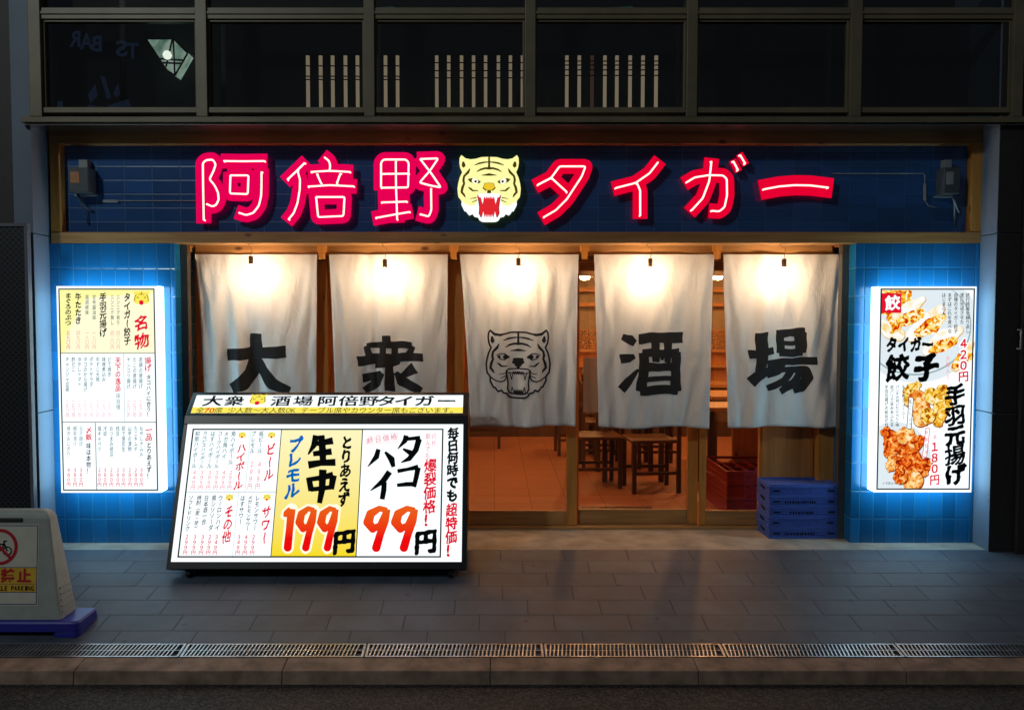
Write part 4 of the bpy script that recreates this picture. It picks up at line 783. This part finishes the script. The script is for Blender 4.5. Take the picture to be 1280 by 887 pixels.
(fx, fy0), (fx1_, _) = main.uv(231.5, 532), main.uv(579, 528); fbx, fy1 = main.uv(216.5, 703.5); fy0 = (fy0+main.uv(579,528)[1])/2; fy1 = (fy1+main.uv(577,700)[1])/2
L0, L1 = (fx+fbx)/2, (fx1_+main.uv(577,700)[0])/2
for a in ((0, Wd, 0, fy0-1), (0, Wd, fy1+1, mh), (0, L0-1, fy0, fy1), (L1+1, Wd, fy0, fy1)): mb.hexa(slabp(main, a[0], a[1], a[2], a[3], .008, -.0005))
mb.build('rim', M['black'], lc, bevel=.002)
for cx in (bxl+.12, bxr-.1):
    for yy in (Yb+.05, Yt+.05):
        zf = fz(yy); mb = MB(); mb.tube([(cx-.012,yy,zf+.028),(cx+.012,yy,zf+.028)], .028, 14); wh_ = mb; mb = MB(); mb.box(cx-.02, cx+.02, yy-.006, yy+.006, zf+.03, B0.z+.01 if yy < -.5 else B0.z+.02); wh_.build('wheel', M['black'], mb.build('caster', M['black'], bd))
mb = MB(); mb.box(bxl+.03, bxr-.03, Yb+.045, Yt+.14, B0.z-.005, B0.z+.02); mb.box(bxl+.03, bxl+.06, Yt+.1, Yt+.13, B0.z+.02, B1.z-.1); mb.box(bxr-.06, bxr-.03, Yt+.1, Yt+.13, B0.z+.02, B1.z-.1); mb.build('stand', M['black'], bd)
def z8(zx, zy): return 190+zx/3.122, 470+zy/3.122
class Board(Page):
    def __init__(s, pl): super().__init__(lambda x, y, l: pl.at(x, y, .0005+l*.0005)); s.pl = pl; s.ku = 1.0
    def c8(s, zx, zy): return s.pl.uv(*z8(zx, zy))
    def col8(s, t, zx, zy0, zy1, w, key, bold=.02, **k):
        zm = (zy0+zy1)/2; u, _ = s.c8(zx, zm); v0 = s.c8(zx, zy0)[1]; v1 = s.c8(zx, zy1)[1]; s.col(t, u, v0, v1, s.c8(zx+w, zm)[0]-u, key, bold, **k)
    def ch8(s, c, zx, zy, w, h, key, bold=.02, **k):
        u, v = s.c8(zx, zy); s.ch(c, u, v, s.c8(zx+w, zy)[0]-u, s.c8(zx, zy+h)[1]-v, key, bold, **k)
    def st(s, strokes, fn, step, key, lift=4, grow=0, cap=.12):
        vs, fs = sdf_mesh([[(x, y, r+grow) for x, y, r in q] for q in strokes], step, cap); return s.put([s.pl.uv(*fn(x, y)) for x, y in vs], fs, key, lift)
    def pl8(s, pts, key, lift=1): return s.poly([s.c8(*p) for p in pts], key, lift)
    def ln8(s, x0, y0, x1, y1, wd, key, lift=3): a = s.c8(x0, y0); c = s.c8(x1, y1); s.line(*a, *c, wd, key, lift)
pg = Board(main); pg.rect(L0, fy0, L1, fy1, 'white', 0)
(ax, ay), (bx, by_) = pg.c8(152, 206), pg.c8(1136, 203); cx_, cy_ = pg.c8(106, 710); ex, ey = pg.c8(1130, 704)
i0, i1, j0, j1 = (ax+cx_)/2, (bx+ex)/2, (ay+by_)/2, (cy_+ey)/2
pg.border(i0, j0, i1, j1, 9, 'ink', 4); d1 = (pg.c8(500,205)[0]+pg.c8(471,703)[0])/2; d2 = (pg.c8(818,204)[0]+pg.c8(801,700)[0])/2
pg.rect(d1, j0+3, d2, j1-3, 'fade', 1); pg.rect(d1-3, j0, d1+2, j1, 'ink', 3); pg.rect(d2-3, j0, d2+3, j1, 'ink', 3)
hv = pg.c8(300, 451)[1]; pg.rect(i0, hv-1.2, d1, hv+1.2, 'ink', 3); e1 = pg.c8(375,330)[0]; e2 = pg.c8(326,580)[0]; pg.rect(e1-.8, j0, e1+.8, hv, 'teal', 3); pg.rect(e2-.8, hv, e2+.8, j1, 'teal', 3)
pg.col8('毎日何時でも', 1173, 200, 490, 46, 'ink', .06, brush=.02); pg.col8('超特価!', 1168, 495, 708, 46, 'red', .055, brush=.02)
def q64(x, y): return 400+x/6.4, 480+y/6.4
def q47(x, y): return 330+x/4.741, 600+y/4.741
pg.st([[(690,412,20),(680,452,20),(622,518,3)], [(690,440,14),(800,428,16)], [(792,440,24),(768,525,22),(715,595,20),(650,626,4)], [(665,518,8),(722,548,22)], [(622,695,16),(700,681,14),(785,662,20)], [(785,668,22),(770,745,20),(752,820,18)], [(618,808,14),(690,800,18),(760,798,18)], [(468,522,18),(452,580,22),(382,660,3)], [(522,542,10),(572,600,26),(588,660,16)], [(556,702,24),(505,775,24),(405,850,4)], [(515,785,20),(510,850,22),(498,918,20)]], q64, 3, 'ink', 5)
pg.st([[(640,232,12),(632,270,11),(610,305,3)], [(640,264,9),(705,252,14)], [(661,232,13),(666,290,14),(668,340,12)], [(630,303,10),(700,294,13)], [(612,346,15),(660,338,12),(715,336,14)], [(612,396,11),(622,446,12)], [(608,404,9),(660,396,10),(706,385,13)], [(708,388,14),(700,440,11)], [(620,442,9),(700,433,9)], [(667,366,15),(664,440,13),(654,494,10)]], z8, 1.6, 'ink', 5)
pg.col8('とりあえず', 755, 232, 508, 47, 'ink', .05, brush=.025); pg.col8('プレモル', 553, 238, 478, 56, 'blue', .05, brush=.025, shear=.2)
one = [[(118,212,8),(138,196,22),(160,176,22)], [(164,172,24),(152,290,22),(141,398,24),(136,412,10)]]
nin = [[(297,176,14),(262,166,15),(222,198,22),(211,248,25),(232,288,20),(264,266,15),(292,196,18)], [(296,172,19),(288,240,20),(266,320,20),(248,400,22),(244,420,6)]]
def nine(cx, sx, k=1): return [[(cx+(x-250)*sx, 290+(y-290)*.99, r*k) for x, y, r in q] for q in nin]
g199 = one+nine(250,1)+nine(378,1); g99 = nine(668,1.3,1.15)+nine(832,1.3,1.15)
pg.st(g199, q47, 3, 'halo', 3, 12, None); pg.st(g199, q47, 3, 'digit', 5, 0, .1); pg.st(g99, q47, 3, 'digit', 5, 0, .1)
pg.ch8('円', 750, 645, 88, 96, 'ink', .075, shear=.12); pg.ch8('円', 1068, 645, 88, 96, 'ink', .075, shear=.12)
sq = [(835,236),(957,219),(961,252),(838,267)]
for k in range(4): pg.ln8(*sq[k], *sq[(k+1)%4], 2.5, 'faint', 3)
for k, c in enumerate('終日価格'): pg.ch8(c, 852+k*30.5, 250-k*4.4, 27, 27, 'faint', .02, rot=.12)
pg.col8('何杯', 1100, 222, 275, 20, 'faint', .01); pg.col8('飲んでも', 1077, 222, 322, 20, 'faint', .015); pg.col8('爆裂価格!', 1084, 322, 590, 50, 'red', .045, brush=.02)
for (ix, iy), t, a, c, xs, items, py0, ps in (
  ((467,232), 'ビール', 460, (262,408), (424,394), ('瓶ビール','プレモル'), (330,443), ('499円','299円')),
  ((352,232), 'ハイボール', 343, (262,443), (313,286,259,231,201,171), ('角ハイボール','メガ角ハイ','コークハイボール','はすハイボール','カルピスハイボール','和歌ハイボール'), (366,443), ('299円','499円','399円','399円','399円','449円')),
  ((449,475), 'サワー', 443, (505,655), (407,378,350), ('レモンサワー','メガレモンサワー','はすサワー'), (617,698), ('299円','499円','349円')),
  ((302,475), 'その他', 296, (505,650), (262,236,208,178,146), ('ウーロンハイ','黒シソソーダ','日本酒一合','焼酎(麦・芋)','ソフトドリンク'), (617,698), ('349円','299円','399円','399円','299円'))):
    u, v = pg.c8(ix, iy); tiger(pg, u, v, 46/640, 'icon'); pg.col8(t, a, *c, 36, 'red', .03, brush=.03, shear=.2)
    y0 = 214 if iy < 300 else 464
    for x, it, pr in zip(xs, items, ps):
        pg.col8(it, x, y0, y0+min(146, 22*len(it)) if iy < 300 else y0+min(140, 23*len(it)), 19, 'teal' if iy < 300 else 'ink', .015)
        pg.col8(pr, x-(8 if iy < 300 else 13), *py0, 19, 'faint' if iy < 300 else 'red', .02)
pg.build('printed_face', bd)
pg = Board(head); (h0, g0), (h1, g1) = pg.c8(178, 74), pg.c8(1215, 72); (h2, g2), (h3, g3) = pg.c8(148, 144), pg.c8(1214, 144)
pg.rect((h0+h2)/2, g0, h1, g2, 'white', 0); yy = pg.c8(500, 121)[1]; pg.rect((h0+h2)/2, yy, h1, g2, 'yellow', 1)
for c, x in zip('大衆酒場阿倍野タイガー', (238,322,503,590,685,767,847,915,985,1063,1150)): pg.ch8(c, x, 97.5, 80, 42, 'ink', .03, shear=.05)
u, v = pg.c8(413, 96); tiger(pg, u, v, 110/640, 'icon')
t = '全70席 少人数〜大人数OK テーブル席やカウンター席もございます。'; x = 172
for c in t: wd = 33 if ord(c) > 0x2000 else 20; pg.ch8(c, x+wd/2, 133.5, wd, 24, 'red' if c in '70' else 'ink', .0 if c not in '70' else .03); x += wd*(1195-172)/sum(33 if ord(q) > 0x2000 else 20 for q in t)
pg.build('header_face', bd)
# a warm reading lamp slot between header and face is only the glossy black edge of the case

# ================================================================== CRATES
ck = .0735; cx0, cx1 = X_(960.5, 676, .10), X_(1047.7, 676, .10); cyA, cyB = .10, .372
def fold_crate(z, lab, i):
    o = thing('folded_crate', ((cx0+cx1)/2, cyA, z), lab, 'crate', 'stack of blue folded crates'); j = random.Random(i).uniform(-.003, .003)
    mb = MB(); a, b_ = cx0+j, cx1+j; h_ = ck-.003
    mb.box(a+.006, b_-.006, cyA+.006, cyB-.006, z, z+h_)
    for zz, t in ((z, .012), (z+.026, .006), (z+.044, .005), (z+h_-.012, .012)):
        mb.box(a, b_, cyA, cyA+.0058, zz, zz+t); mb.box(a, a+.0058, cyA+.0062, cyB, zz, zz+t); mb.box(b_-.0058, b_, cyA+.0062, cyB, zz, zz+t)
    for k in range(9): xx = a+.03+k*(b_-a-.06)/8; mb.box(xx, xx+.006, cyA+.001, cyA+.0059, z+.0125, z+h_-.0125)
    shl = mb.build('shell', M['bluecrate'], o, bevel=.0015)
    for xx in (a+.03, b_-.075): mb = MB(); mb.box(xx, xx+.045, cyA-.001, cyA+.0005, z+.032, z+.042); mb.build('grip_slot', M['ink'], shl)
    mb = MB(); mb.hexa([(a-.001,cyA+.09,z+.028),(a-.001,cyA+.18,z+.038),(a+.0003,cyA+.18,z+.038),(a+.0003,cyA+.09,z+.028),(a-.001,cyA+.09,z+.046),(a-.001,cyA+.18,z+.054),(a+.0003,cyA+.18,z+.054),(a+.0003,cyA+.09,z+.046)])
    mb.build('grip_slot', M['ink'], shl)
    if i in (0, 2, 3):
        mb = MB(); rq = random.Random(9+i); xx = a+.11+.03*(i == 2)
        while xx < b_-.17:
            wq = rq.uniform(.006, .016); mb.box(xx, xx+wq, cyA-.0012, cyA-.0002, z+.0275, z+.0275+rq.uniform(.008, .014)); mb.box(xx+.004, xx+.007, cyA-.0014, cyA-.0003, z+.024, z+.044); xx += wq+rq.uniform(.004, .012)
        mb.build('worn_stencil', M['ink'], o)
    return o
for i, t in enumerate(['bottom blue folded crate of the stack beside the doors', 'blue folded crate second from the bottom of the stack', 'blue folded crate in the middle of the stack', 'blue folded crate second from the top of the stack', 'topmost blue folded crate of the stack, its hollow top open']): fold_crate(.001+i*ck, t, i)
mb = MB(); zt_ = .001+5*ck; e = .012
for a in ((cx0+.004, cx1-.004, cyA+.004, cyA+e), (cx0+.004, cx1-.004, cyB-e, cyB-.004), (cx0+.004, cx0+e, cyA+e, cyB-e), (cx1-e, cx1-.004, cyA+e, cyB-e)): mb.box(*a, zt_-.0028, zt_+.008)
top = [q for q in SC.objects if q.name.startswith('folded_crate')][-1]; mb.build('raised_rim', M['bluecrate'], top)
def red_crate(z, lab):
    x0, x1, y0, y1 = 1.777, 2.32, .75, 1.46; h_ = .114
    o = thing('bottle_crate', ((x0+x1)/2, y0, z), lab, 'crate', 'red bottle crates inside the door')
    mb = MB(); mb.box(x0+.01, x1-.01, y0+.01, y1-.01, z, z+.012)
    for zz, t in ((z, .014), (z+.05, .01), (z+h_-.024, .022)): 
        for a in ((x0, x1, y0, y0+.012), (x0, x1, y1-.012, y1), (x0, x0+.012, y0+.0125, y1-.0125), (x1-.012, x1, y0+.0125, y1-.0125)): mb.box(*a, zz+.0005, zz+t)
    for a in ((x0+.003, x1-.003, y0+.004, y0+.010), (x0+.004, x0+.010, y0+.011, y1-.011), (x1-.010, x1-.004, y0+.011, y1-.011)): mb.box(*a, z+.012, z+h_-.02)
    mb.build('shell', M['redcrate'], o, bevel=.002)
    mb = MB()
    for k in range(1, 5): xx = x0+k*(x1-x0)/5; mb.box(xx-.003, xx+.003, y0+.0125, y1-.0125, z+.015, z+h_-.03)
    for k in range(1, 4): yy = y0+k*(y1-y0)/4; mb.box(x0+.0125, x1-.0125, yy-.003, yy+.003, z+.014, z+h_-.032)
    mb.build('dividers', M['redcrate'], o)
for i, t in enumerate(['lowest red bottle crate behind the glass', 'red bottle crate in the middle of the stack behind the glass', 'top red bottle crate with open compartments behind the glass']): red_crate(.001+i*.117, t)

# ================================================================== NO PARKING STAND
yf = G(97, 797).y; yb_ = G(115, 769).y; xr = G(98, 797).x; xc = G(1, 797).x; wd = 2*(xr-xc); zg = fz(yf)
np_ = thing('parking_stand', (xc, (yf+yb_)/2, zg), 'beige no bicycle parking stand with a blue base at the left edge', 'stand sign')
def outline(x0, x1, y0, y1, r, n=4):
    out = []
    for cx, cy, a in ((x1-r,y0+r,-90),(x1-r,y1-r,0),(x0+r,y1-r,90),(x0+r,y0+r,180)):
        for k in range(n+1): t = math.radians(a+90*k/n); out.append((cx+r*math.cos(t), cy+r*math.sin(t)))
    return out
def loft(mb, rings):
    vs = [p for r in rings for p in r]; n = len(rings[0]); fs = [tuple(range(n))[::-1], tuple((len(rings)-1)*n+k for k in range(n))]
    for i in range(len(rings)-1): fs += [(i*n+k, i*n+(k+1)%n, (i+1)*n+(k+1)%n, (i+1)*n+k) for k in range(n)]
    return mb.add(vs, fs)
ym = (yf+yb_)/2
mb = MB(); x0, x1 = xc-wd/2, xc+wd/2
def ring(x0, x1, y0, y1, r, z): return [(x, y, z if z > .2 else z) for x, y in outline(x0, x1, y0, y1, r)]
zb_ = zg+.012
for a, c in ((x0, x0+.14), (x1-.14, x1)): loft(mb, [ring(a, c, yf, yb_, .03, zg-.0), ring(a, c, yf, yb_, .03, zg+.03)])
loft(mb, [ring(x0, x1, yf, yb_, .03, zg+.031), ring(x0+.003, x1-.003, yf+.003, yb_-.003, .03, zg+.075), ring(x0+.012, x1-.012, yf+.012, yb_-.012, .025, zg+.085)])
mb.build('base', M['bluebase'], np_, bevel=.003)
zt0_ = zg+.086; ztp = P(30, 637, ym-.02).z
tx1 = X_(62, 645, ym-.03); bx1 = X_(76, 776, yf+.03)
mb = MB(); rings = []
for t in (0, .25, .5, .75, .93): 
    x1_ = bx1+(tx1-bx1)*t; hx = x1_-xc; y0_ = (yf+.03)+(ym-.04-yf-.03)*t; y1_ = (yb_-.03)+(ym+.04-yb_+.03)*t; rings.append(ring(xc-hx, xc+hx, y0_, y1_, .014, zt0_+(ztp-zt0_)*t))
for t, ins in ((.96, .004), (.985, .016), (1, .034)):
    hx = tx1-xc-ins; rings.append(ring(xc-hx, xc+hx, ym-.04+ins*.5, ym+.04-ins*.5, .012, zt0_+(ztp-zt0_)*t))
loft(mb, rings); mb.build('body', M['beige'], np_, smooth=False, bevel=.002)
mb = MB()
for k in range(5):
    t = .05+k*.055; x1_ = bx1+(tx1-bx1)*t; y0_ = (yf+.03)+(ym-.04-yf-.03)*t; y1_ = (yb_-.03)+(ym+.04-yb_+.03)*t; z = zt0_+(ztp-zt0_)*t
    mb.box(x1_-.01, x1_+.006, y0_+.022, y1_-.022, z, z+.011)
mb.build('ridges', M['beige'], np_, bevel=.002)
mb = MB(); gz = zt0_+(ztp-zt0_)*.9; mb.box(xc-.09, xc+.09, ym-.052, ym-.035, gz, gz+.02); mb.build('grip', M['darkpaint'], np_, bevel=.004)
fl = Vector((0, yf+.03, zt0_)); fh = Vector((0, ym-.04, ztp)); fv = (fh-fl).normalized(); fn_ = Vector((1,0,0)).cross(fv); fn_ = fn_ if fn_.y < 0 else -fn_
def onface(x, y, l):                        # x right of middle, y up from the base, metres
    return Vector((xc+x, 0, 0))+fl+fv*y+fn_*(.0015+l*.0008)
fo = lambda px, py: (lambda d, c: (c+d*((fl-c).dot(fn_)/d.dot(fn_))))(ray(px, py), Vector((0,CY,CZ)))
def fm(px, py): q = fo(px, py); return q.x-xc, (q-fl).dot(fv)
SGM = [M['signwhite'], M['signblue'], M['signred'], M['signyellow'], M['ink']]
class SG(MB):
    def p(s, pts, m, l): return s.add([onface(x, y, l) for x, y in pts], [tuple(range(len(pts)))], m)
    def r(s, x0, y0, x1, y1, m, l): return s.p([(x0,y0),(x1,y0),(x1,y1),(x0,y1)], m, l)
    def g(s, c, cx, cy, w, h, m, l, bold=.03): vs, fs = glyph(c, bold); return s.add([onface(cx+x*w, cy+y*h, l) for x, y in vs], fs, m)
sg = SG(); sx1, sy1 = fm(48, 656); _, sy0 = fm(48, 755); sx0 = -sx1
sg.r(sx0-.006, sy0-.006, sx1+.006, sy1+.006, 0, 0); w_ = .004
for a in ((sx0, sy0, sx1, sy0+w_), (sx0, sy1-w_, sx1, sy1), (sx0, sy0+w_, sx0+w_, sy1-w_), (sx1-w_, sy0+w_, sx1, sy1-w_)): sg.r(*a, 1, 1)
ya, yb2, yc2 = fm(30, 709)[1], fm(30, 729)[1], fm(30, 739)[1]; sg.r(sx0+w_, yc2, sx1-w_, ya, 3, 1); sg.r(sx0+w_, yb2-.002, sx1-w_, yb2, 1, 2); sg.r(sx0+w_, ya, sx1-w_, ya+.003, 1, 2); sg.r(sx0+w_, yc2-.003, sx1-w_, yc2, 1, 2)
x_s = fm(30.5, 719)[0]; x_k = fm(10, 719)[0]; st_ = x_s-x_k; ymid = (ya+yb2)/2
for k, c in enumerate('止禁輪駐'): sg.g(c, x_s-k*st_, ymid, st_*.86, (ya-yb2)*.9, 2, 3, .04)
tt = 'NO BICYCLE PARKING'; tw = (sx1-sx0-.03)/len(tt)
for k, c in enumerate(tt): 
    if c != ' ': sg.g(c, sx0+.015+tw*(k+.5), (yb2+yc2)/2-.001, tw*.85, .034, 4, 3, .02)
ccx, ccy = fm(0, 683); ro = fm(22.5, 683)[0]-ccx; n = 40
ri = ro*.82; ca = [(math.cos(6.2832*k/n), math.sin(6.2832*k/n)) for k in range(n)]
for k in range(n): a, c = ca[k], ca[(k+1)%n]; sg.p([(ccx+a[0]*ri, ccy+a[1]*ri), (ccx+a[0]*ro, ccy+a[1]*ro), (ccx+c[0]*ro, ccy+c[1]*ro), (ccx+c[0]*ri, ccy+c[1]*ri)], 2, 2)
def segm(x0, y0, x1, y1, wd, m, l): L = math.hypot(x1-x0, y1-y0); a, b_ = -(y1-y0)/L*wd/2, (x1-x0)/L*wd/2; sg.p([(x0+a,y0+b_),(x1+a,y1+b_),(x1-a,y1-b_),(x0-a,y0-b_)], m, l)
segm(ccx-ri*.72, ccy+ri*.72, ccx+ri*.72, ccy-ri*.72, ro*.16, 2, 4)
for wx in (-.42, .42):                                         # bicycle pictogram
    for k in range(24):
        a, c = 6.2832*k/24, 6.2832*(k+1)/24; q = [(ccx+ro*(wx+r*math.cos(t)), ccy+ro*(-.22+r*math.sin(t))) for t, r in ((a,.2),(a,.26),(c,.26),(c,.2))]; sg.p(q, 4, 3)
for a in ((-.42,-.22,-.2,.15),(-.2,.15,.26,.15),(.26,.15,.42,-.22),(-.2,.15,0,-.22),(0,-.22,.26,.15),(-.42,-.22,0,-.22),(-.28,.28,-.2,.15),(-.36,.28,-.2,.28),(.26,.15,.22,.32),(.22,.32,.38,.34)): segm(ccx+ro*a[0], ccy+ro*a[1], ccx+ro*a[2], ccy+ro*a[3], ro*.07, 4, 3.4)
sg.build('sign_face', SGM, np_, recalc=False)

# ================================================================== INTERIOR
mb = MB(); rr = random.Random(2)
mb.box(dx(724), dx(835), .62, .98, .004, .016)
for k in range(60): xx = dx(725)+(dx(834)-dx(725))*k/60; mb.box(xx, xx+.006, .62, .98, .0165, .022+rr.uniform(0, .006))
tag(mb.build('door_mat', M['darkwood']), 'dark brush mat just inside the glass door under the 酒 curtain', 'mat')
IX0, IX1, IY1, IZ = -2.6, 3.4, 6.4, 2.75
slab('inner_floor', IX0, IX1, .46, IY1, M['innerfloor'], .002, .002)
mb = MB(); mb.quad((IX0,.47,0),(IX0,IY1,0),(IX0,IY1,IZ),(IX0,.47,IZ)); mb.quad((IX1,.47,0),(IX1,IY1,0),(IX1,IY1,IZ),(IX1,.47,IZ)); mb.quad((IX0,IY1,0),(IX1,IY1,0),(IX1,IY1,IZ),(IX0,IY1,IZ)); mb.quad((IX0,.47,zb0+.03),(IX1,.47,zb0+.03),(IX1,.47,IZ),(IX0,.47,IZ)); tag(mb.build('inner_wall', M['innerwall'], recalc=False), kind='structure')
mb = MB(); mb.quad((IX0,.47,IZ),(IX1,.47,IZ),(IX1,IY1,IZ),(IX0,IY1,IZ)); tag(mb.build('inner_ceiling', M['innerwall'], recalc=False), kind='structure')
YC = 5.0
cn = thing('serving_counter', (.9, YC, 0), 'lit serving counter with a patterned front panel at the back of the room', 'counter'); 
def zi(py, Y): return Z_(py, Y)
mb = MB(); mb.box(-.6, 3.2, YC-.05, YC+.4, zi(484,YC), zi(479,YC)); mb.build('counter_top', M['trim'], cn, bevel=.004)
mb = MB(); mb.box(-.55, 3.15, YC, YC+.38, .003, zi(484,YC)-.001); mb.build('counter_front', M['darkwood'], cn)
sh = thing('shelf_unit', (.9, YC+.7, zi(460,YC+.6)), 'back shelf unit with slatted panels, trims and a patterned band', 'shelf unit'); Y2 = YC+.7
mb = MB(); mb.box(-.6, 3.2, Y2, Y2+.02, zi(412,Y2), zi(300,Y2)); mb.build('slat_panel', M['greywall'], sh)
mb = MB(); mb.box(-.6, 3.2, Y2-.02, Y2-.001, zi(436,Y2), zi(413,Y2)); mb.build('patterned_band', M['lattice'], sh)
for a, c in ((365,359), (383,378), (440,436.5), (459,456.5)):
    mb = MB(); mb.box(-.6, 3.2, Y2-.09, Y2-.021, zi(a,Y2), zi(c,Y2)); mb.build('trim', M['trim'], sh, bevel=.003)
mb = MB(); mb.box(-.6, 3.2, Y2, Y2+.02, .003, zi(412,Y2)-.001); mb.build('lower_panel', M['panel'], sh)
rr = random.Random(11)
bt = None
for k in range(16):
    x = (.98+k*.05 if k < 5 else 2.36+(k-5)*.055); 
    if k >= 11: x = .99+(k-11)*.07
    yy = YC+.08+.14*(k % 3); zc = zi(479, YC)+.001
    if k < 11:
        hgt = rr.uniform(.7, 1.15); o = thing('sauce_bottle', (x, yy, zc), 'small dark bottle on the counter, seen left of the 酒 curtain' if k < 5 else 'small dark bottle on the counter, seen right of the 酒 curtain', 'bottle', 'bottles along the serving counter')
        mb = MB(); mb.lathe((x,yy,zc), [(.001,0),(.024,0),(.024,.12*hgt),(.010,.16*hgt),(.010,.2*hgt),(.001,.2*hgt)], 10); mb.build('glass', M['bottle'], o, smooth=True)
    else:
        o = thing('small_bowl', (x, yy, zc), 'small pale bowl on the serving counter among the bottles', 'bowl', 'bowls along the serving counter'); mb = MB(); mb.lathe((x,yy-.1,zc), [(.001,0),(.018,0),(.034,.03),(.03,.028),(.001,.006)], 12); mb.build('bowl', M['ceramic'], o, smooth=True)
# pendant lamps: two seen in the gaps, the rest added to light the room
lampm = emit('inner_lamp', (1.0,.46,.16), 235)
def pendant(x, y, z, lab, r=.085):
    o = thing('pendant_lamp', (x, y, z), lab, 'lamp', 'warm pendant lamps inside')
    mb = MB(); mb.lathe((x,y,z), [(.03,.12),(.05,.11),(.11,.03),(.13,-.02),(.128,-.022),(.105,.03),(.045,.10)], 20); shd = mb.build('shade', M['ceramic'], o, smooth=True)
    mb = MB(); mb.lathe((x,y,z), [(.001,.05),(r*.5,.04),(r*.75,.0),(r*.5,-.045),(.001,-.055)], 16); mb.build('lamp_globe', lampm, shd, smooth=True)
    mb = MB(); mb.tube([(x,y,z+.12),(x,y,IZ-.003)], .006, 6); mb.build('cord', M['ink'], o)
q = P(731, 346, 3.6); pendant(q.x, 3.6, q.z+.02, 'pendant lamp seen between the tiger curtain and the 酒 curtain')
q = P(897, 346, 3.6); pendant(q.x, 3.6, q.z+.02, 'pendant lamp seen between the 酒 curtain and the 場 curtain')
for x, y in ((-1.6,2.2),(-.3,2.0),(1.0,1.5),(2.2,2.6),(-.4,4.4),(2.6,4.2),(1.25,4.7),(3.05,4.7),(.35,1.3),(1.7,.95),(-1.0,1.1)): pendant(x, y, 2.25, 'warm pendant lamp hanging behind the curtains out of direct view')
# chairs and tables
def chair(x, y, rz, lab):
    o = thing('dining_chair', (0,0,0), lab, 'chair', 'dark wooden dining chairs'); dw = M['darkwood']
    mb = MB(); mb.box(-.20, .20, -.20, .20, .435, .465); mb.build('seat', M['chairseat'], o, bevel=.008)
    for sx in (-1, 1):
        mb = MB(); mb.box(sx*.18-.017, sx*.18+.017, -.19, -.155, 0, .434); mb.build('leg', dw, o, bevel=.003)
        mb = MB(); mb.box(sx*.18-.017, sx*.18+.017, .202, .236, 0, .86); mb.build('leg', dw, o, bevel=.003)
        mb = MB(); mb.box(sx*.18-.010, sx*.18+.010, -.154, .201, .16, .185); mb.build('stretcher', dw, o)
    mb = MB(); mb.box(-.162, .162, .208, .23, .74, .85); mb.box(-.162, .162, .208, .23, .58, .62); mb.build('backrest', dw, o, bevel=.003)
    o.location = (x, y, .003); o.rotation_euler = (0, 0, rz); return o
M['chairseat'] = plain('chair_seat', (.10,.05,.025), .45)
c0 = chair(.93, 1.95, math.radians(94), 'dark dining chair with a brown seat nearest the glass under the 酒 curtain')
def place(x, y, rz, lab): c = copy_tree(c0, (x, y, .003), lab); c.rotation_euler = (0, 0, rz); return c
place(1.36, 1.75, math.radians(-85), 'dark dining chair right of the nearest one, by the door stile')
place(1.12, 3.0, math.radians(90), 'dark dining chair one row behind the nearest one'); place(.92, 3.7, math.radians(92), 'dark dining chair under the far end of the room'); place(1.62, 2.9, math.radians(-90), 'dark dining chair facing the glass in the second row')
place(1.5, 3.8, math.radians(-90), 'dark dining chair at the right of the far row'); place(-.12, 4.2, math.radians(90), 'dark dining chair seen beneath the tiger curtain at left')
def table(x, y, lab, wx=.6, wy=.6):
    o = thing('dining_table', (0,0,0), lab, 'table', 'dining tables inside'); mb = MB(); mb.box(-wx/2, wx/2, -wy/2, wy/2, .70, .735); mb.build('tabletop', M['trim'], o, bevel=.004)
    for sx in (-1,1):
        for sy in (-1,1): mb = MB(); mb.box(sx*(wx/2-.04)-.022, sx*(wx/2-.04)+.022, sy*(wy/2-.04)-.022, sy*(wy/2-.04)+.022, 0, .699); mb.build('leg', M['darkwood'], o)
    o.location = (x, y, .003); return o
t0 = table(1.28, 2.35, 'pale topped dining table between the nearest chairs'); table(1.33, 3.4, 'pale topped dining table one row further back'); table(2.55, 3.0, 'pale topped dining table seen right of the 酒 curtain', .8, .7); table(2.2, 1.9, 'low pale wooden table behind the red crates', .7, .5)
mb = MB(); mb.box(2.03, 3.3, 1.50, 1.53, .003, 1.0); tag(mb.build('wood_partition', M['panel']), 'orange wood partition behind the red crates', 'partition')
mb = MB(); a = P(729, 515, .5); b_ = P(740, 447, .5); mb.box(a.x, b_.x+.12, .5, .502, a.z, b_.z); tag(mb.build('paper_notice', M['cloth']), 'pale paper notice on the inside of the glass beside the 酒 curtain', 'notice')
bpy.data.objects.remove(_to)
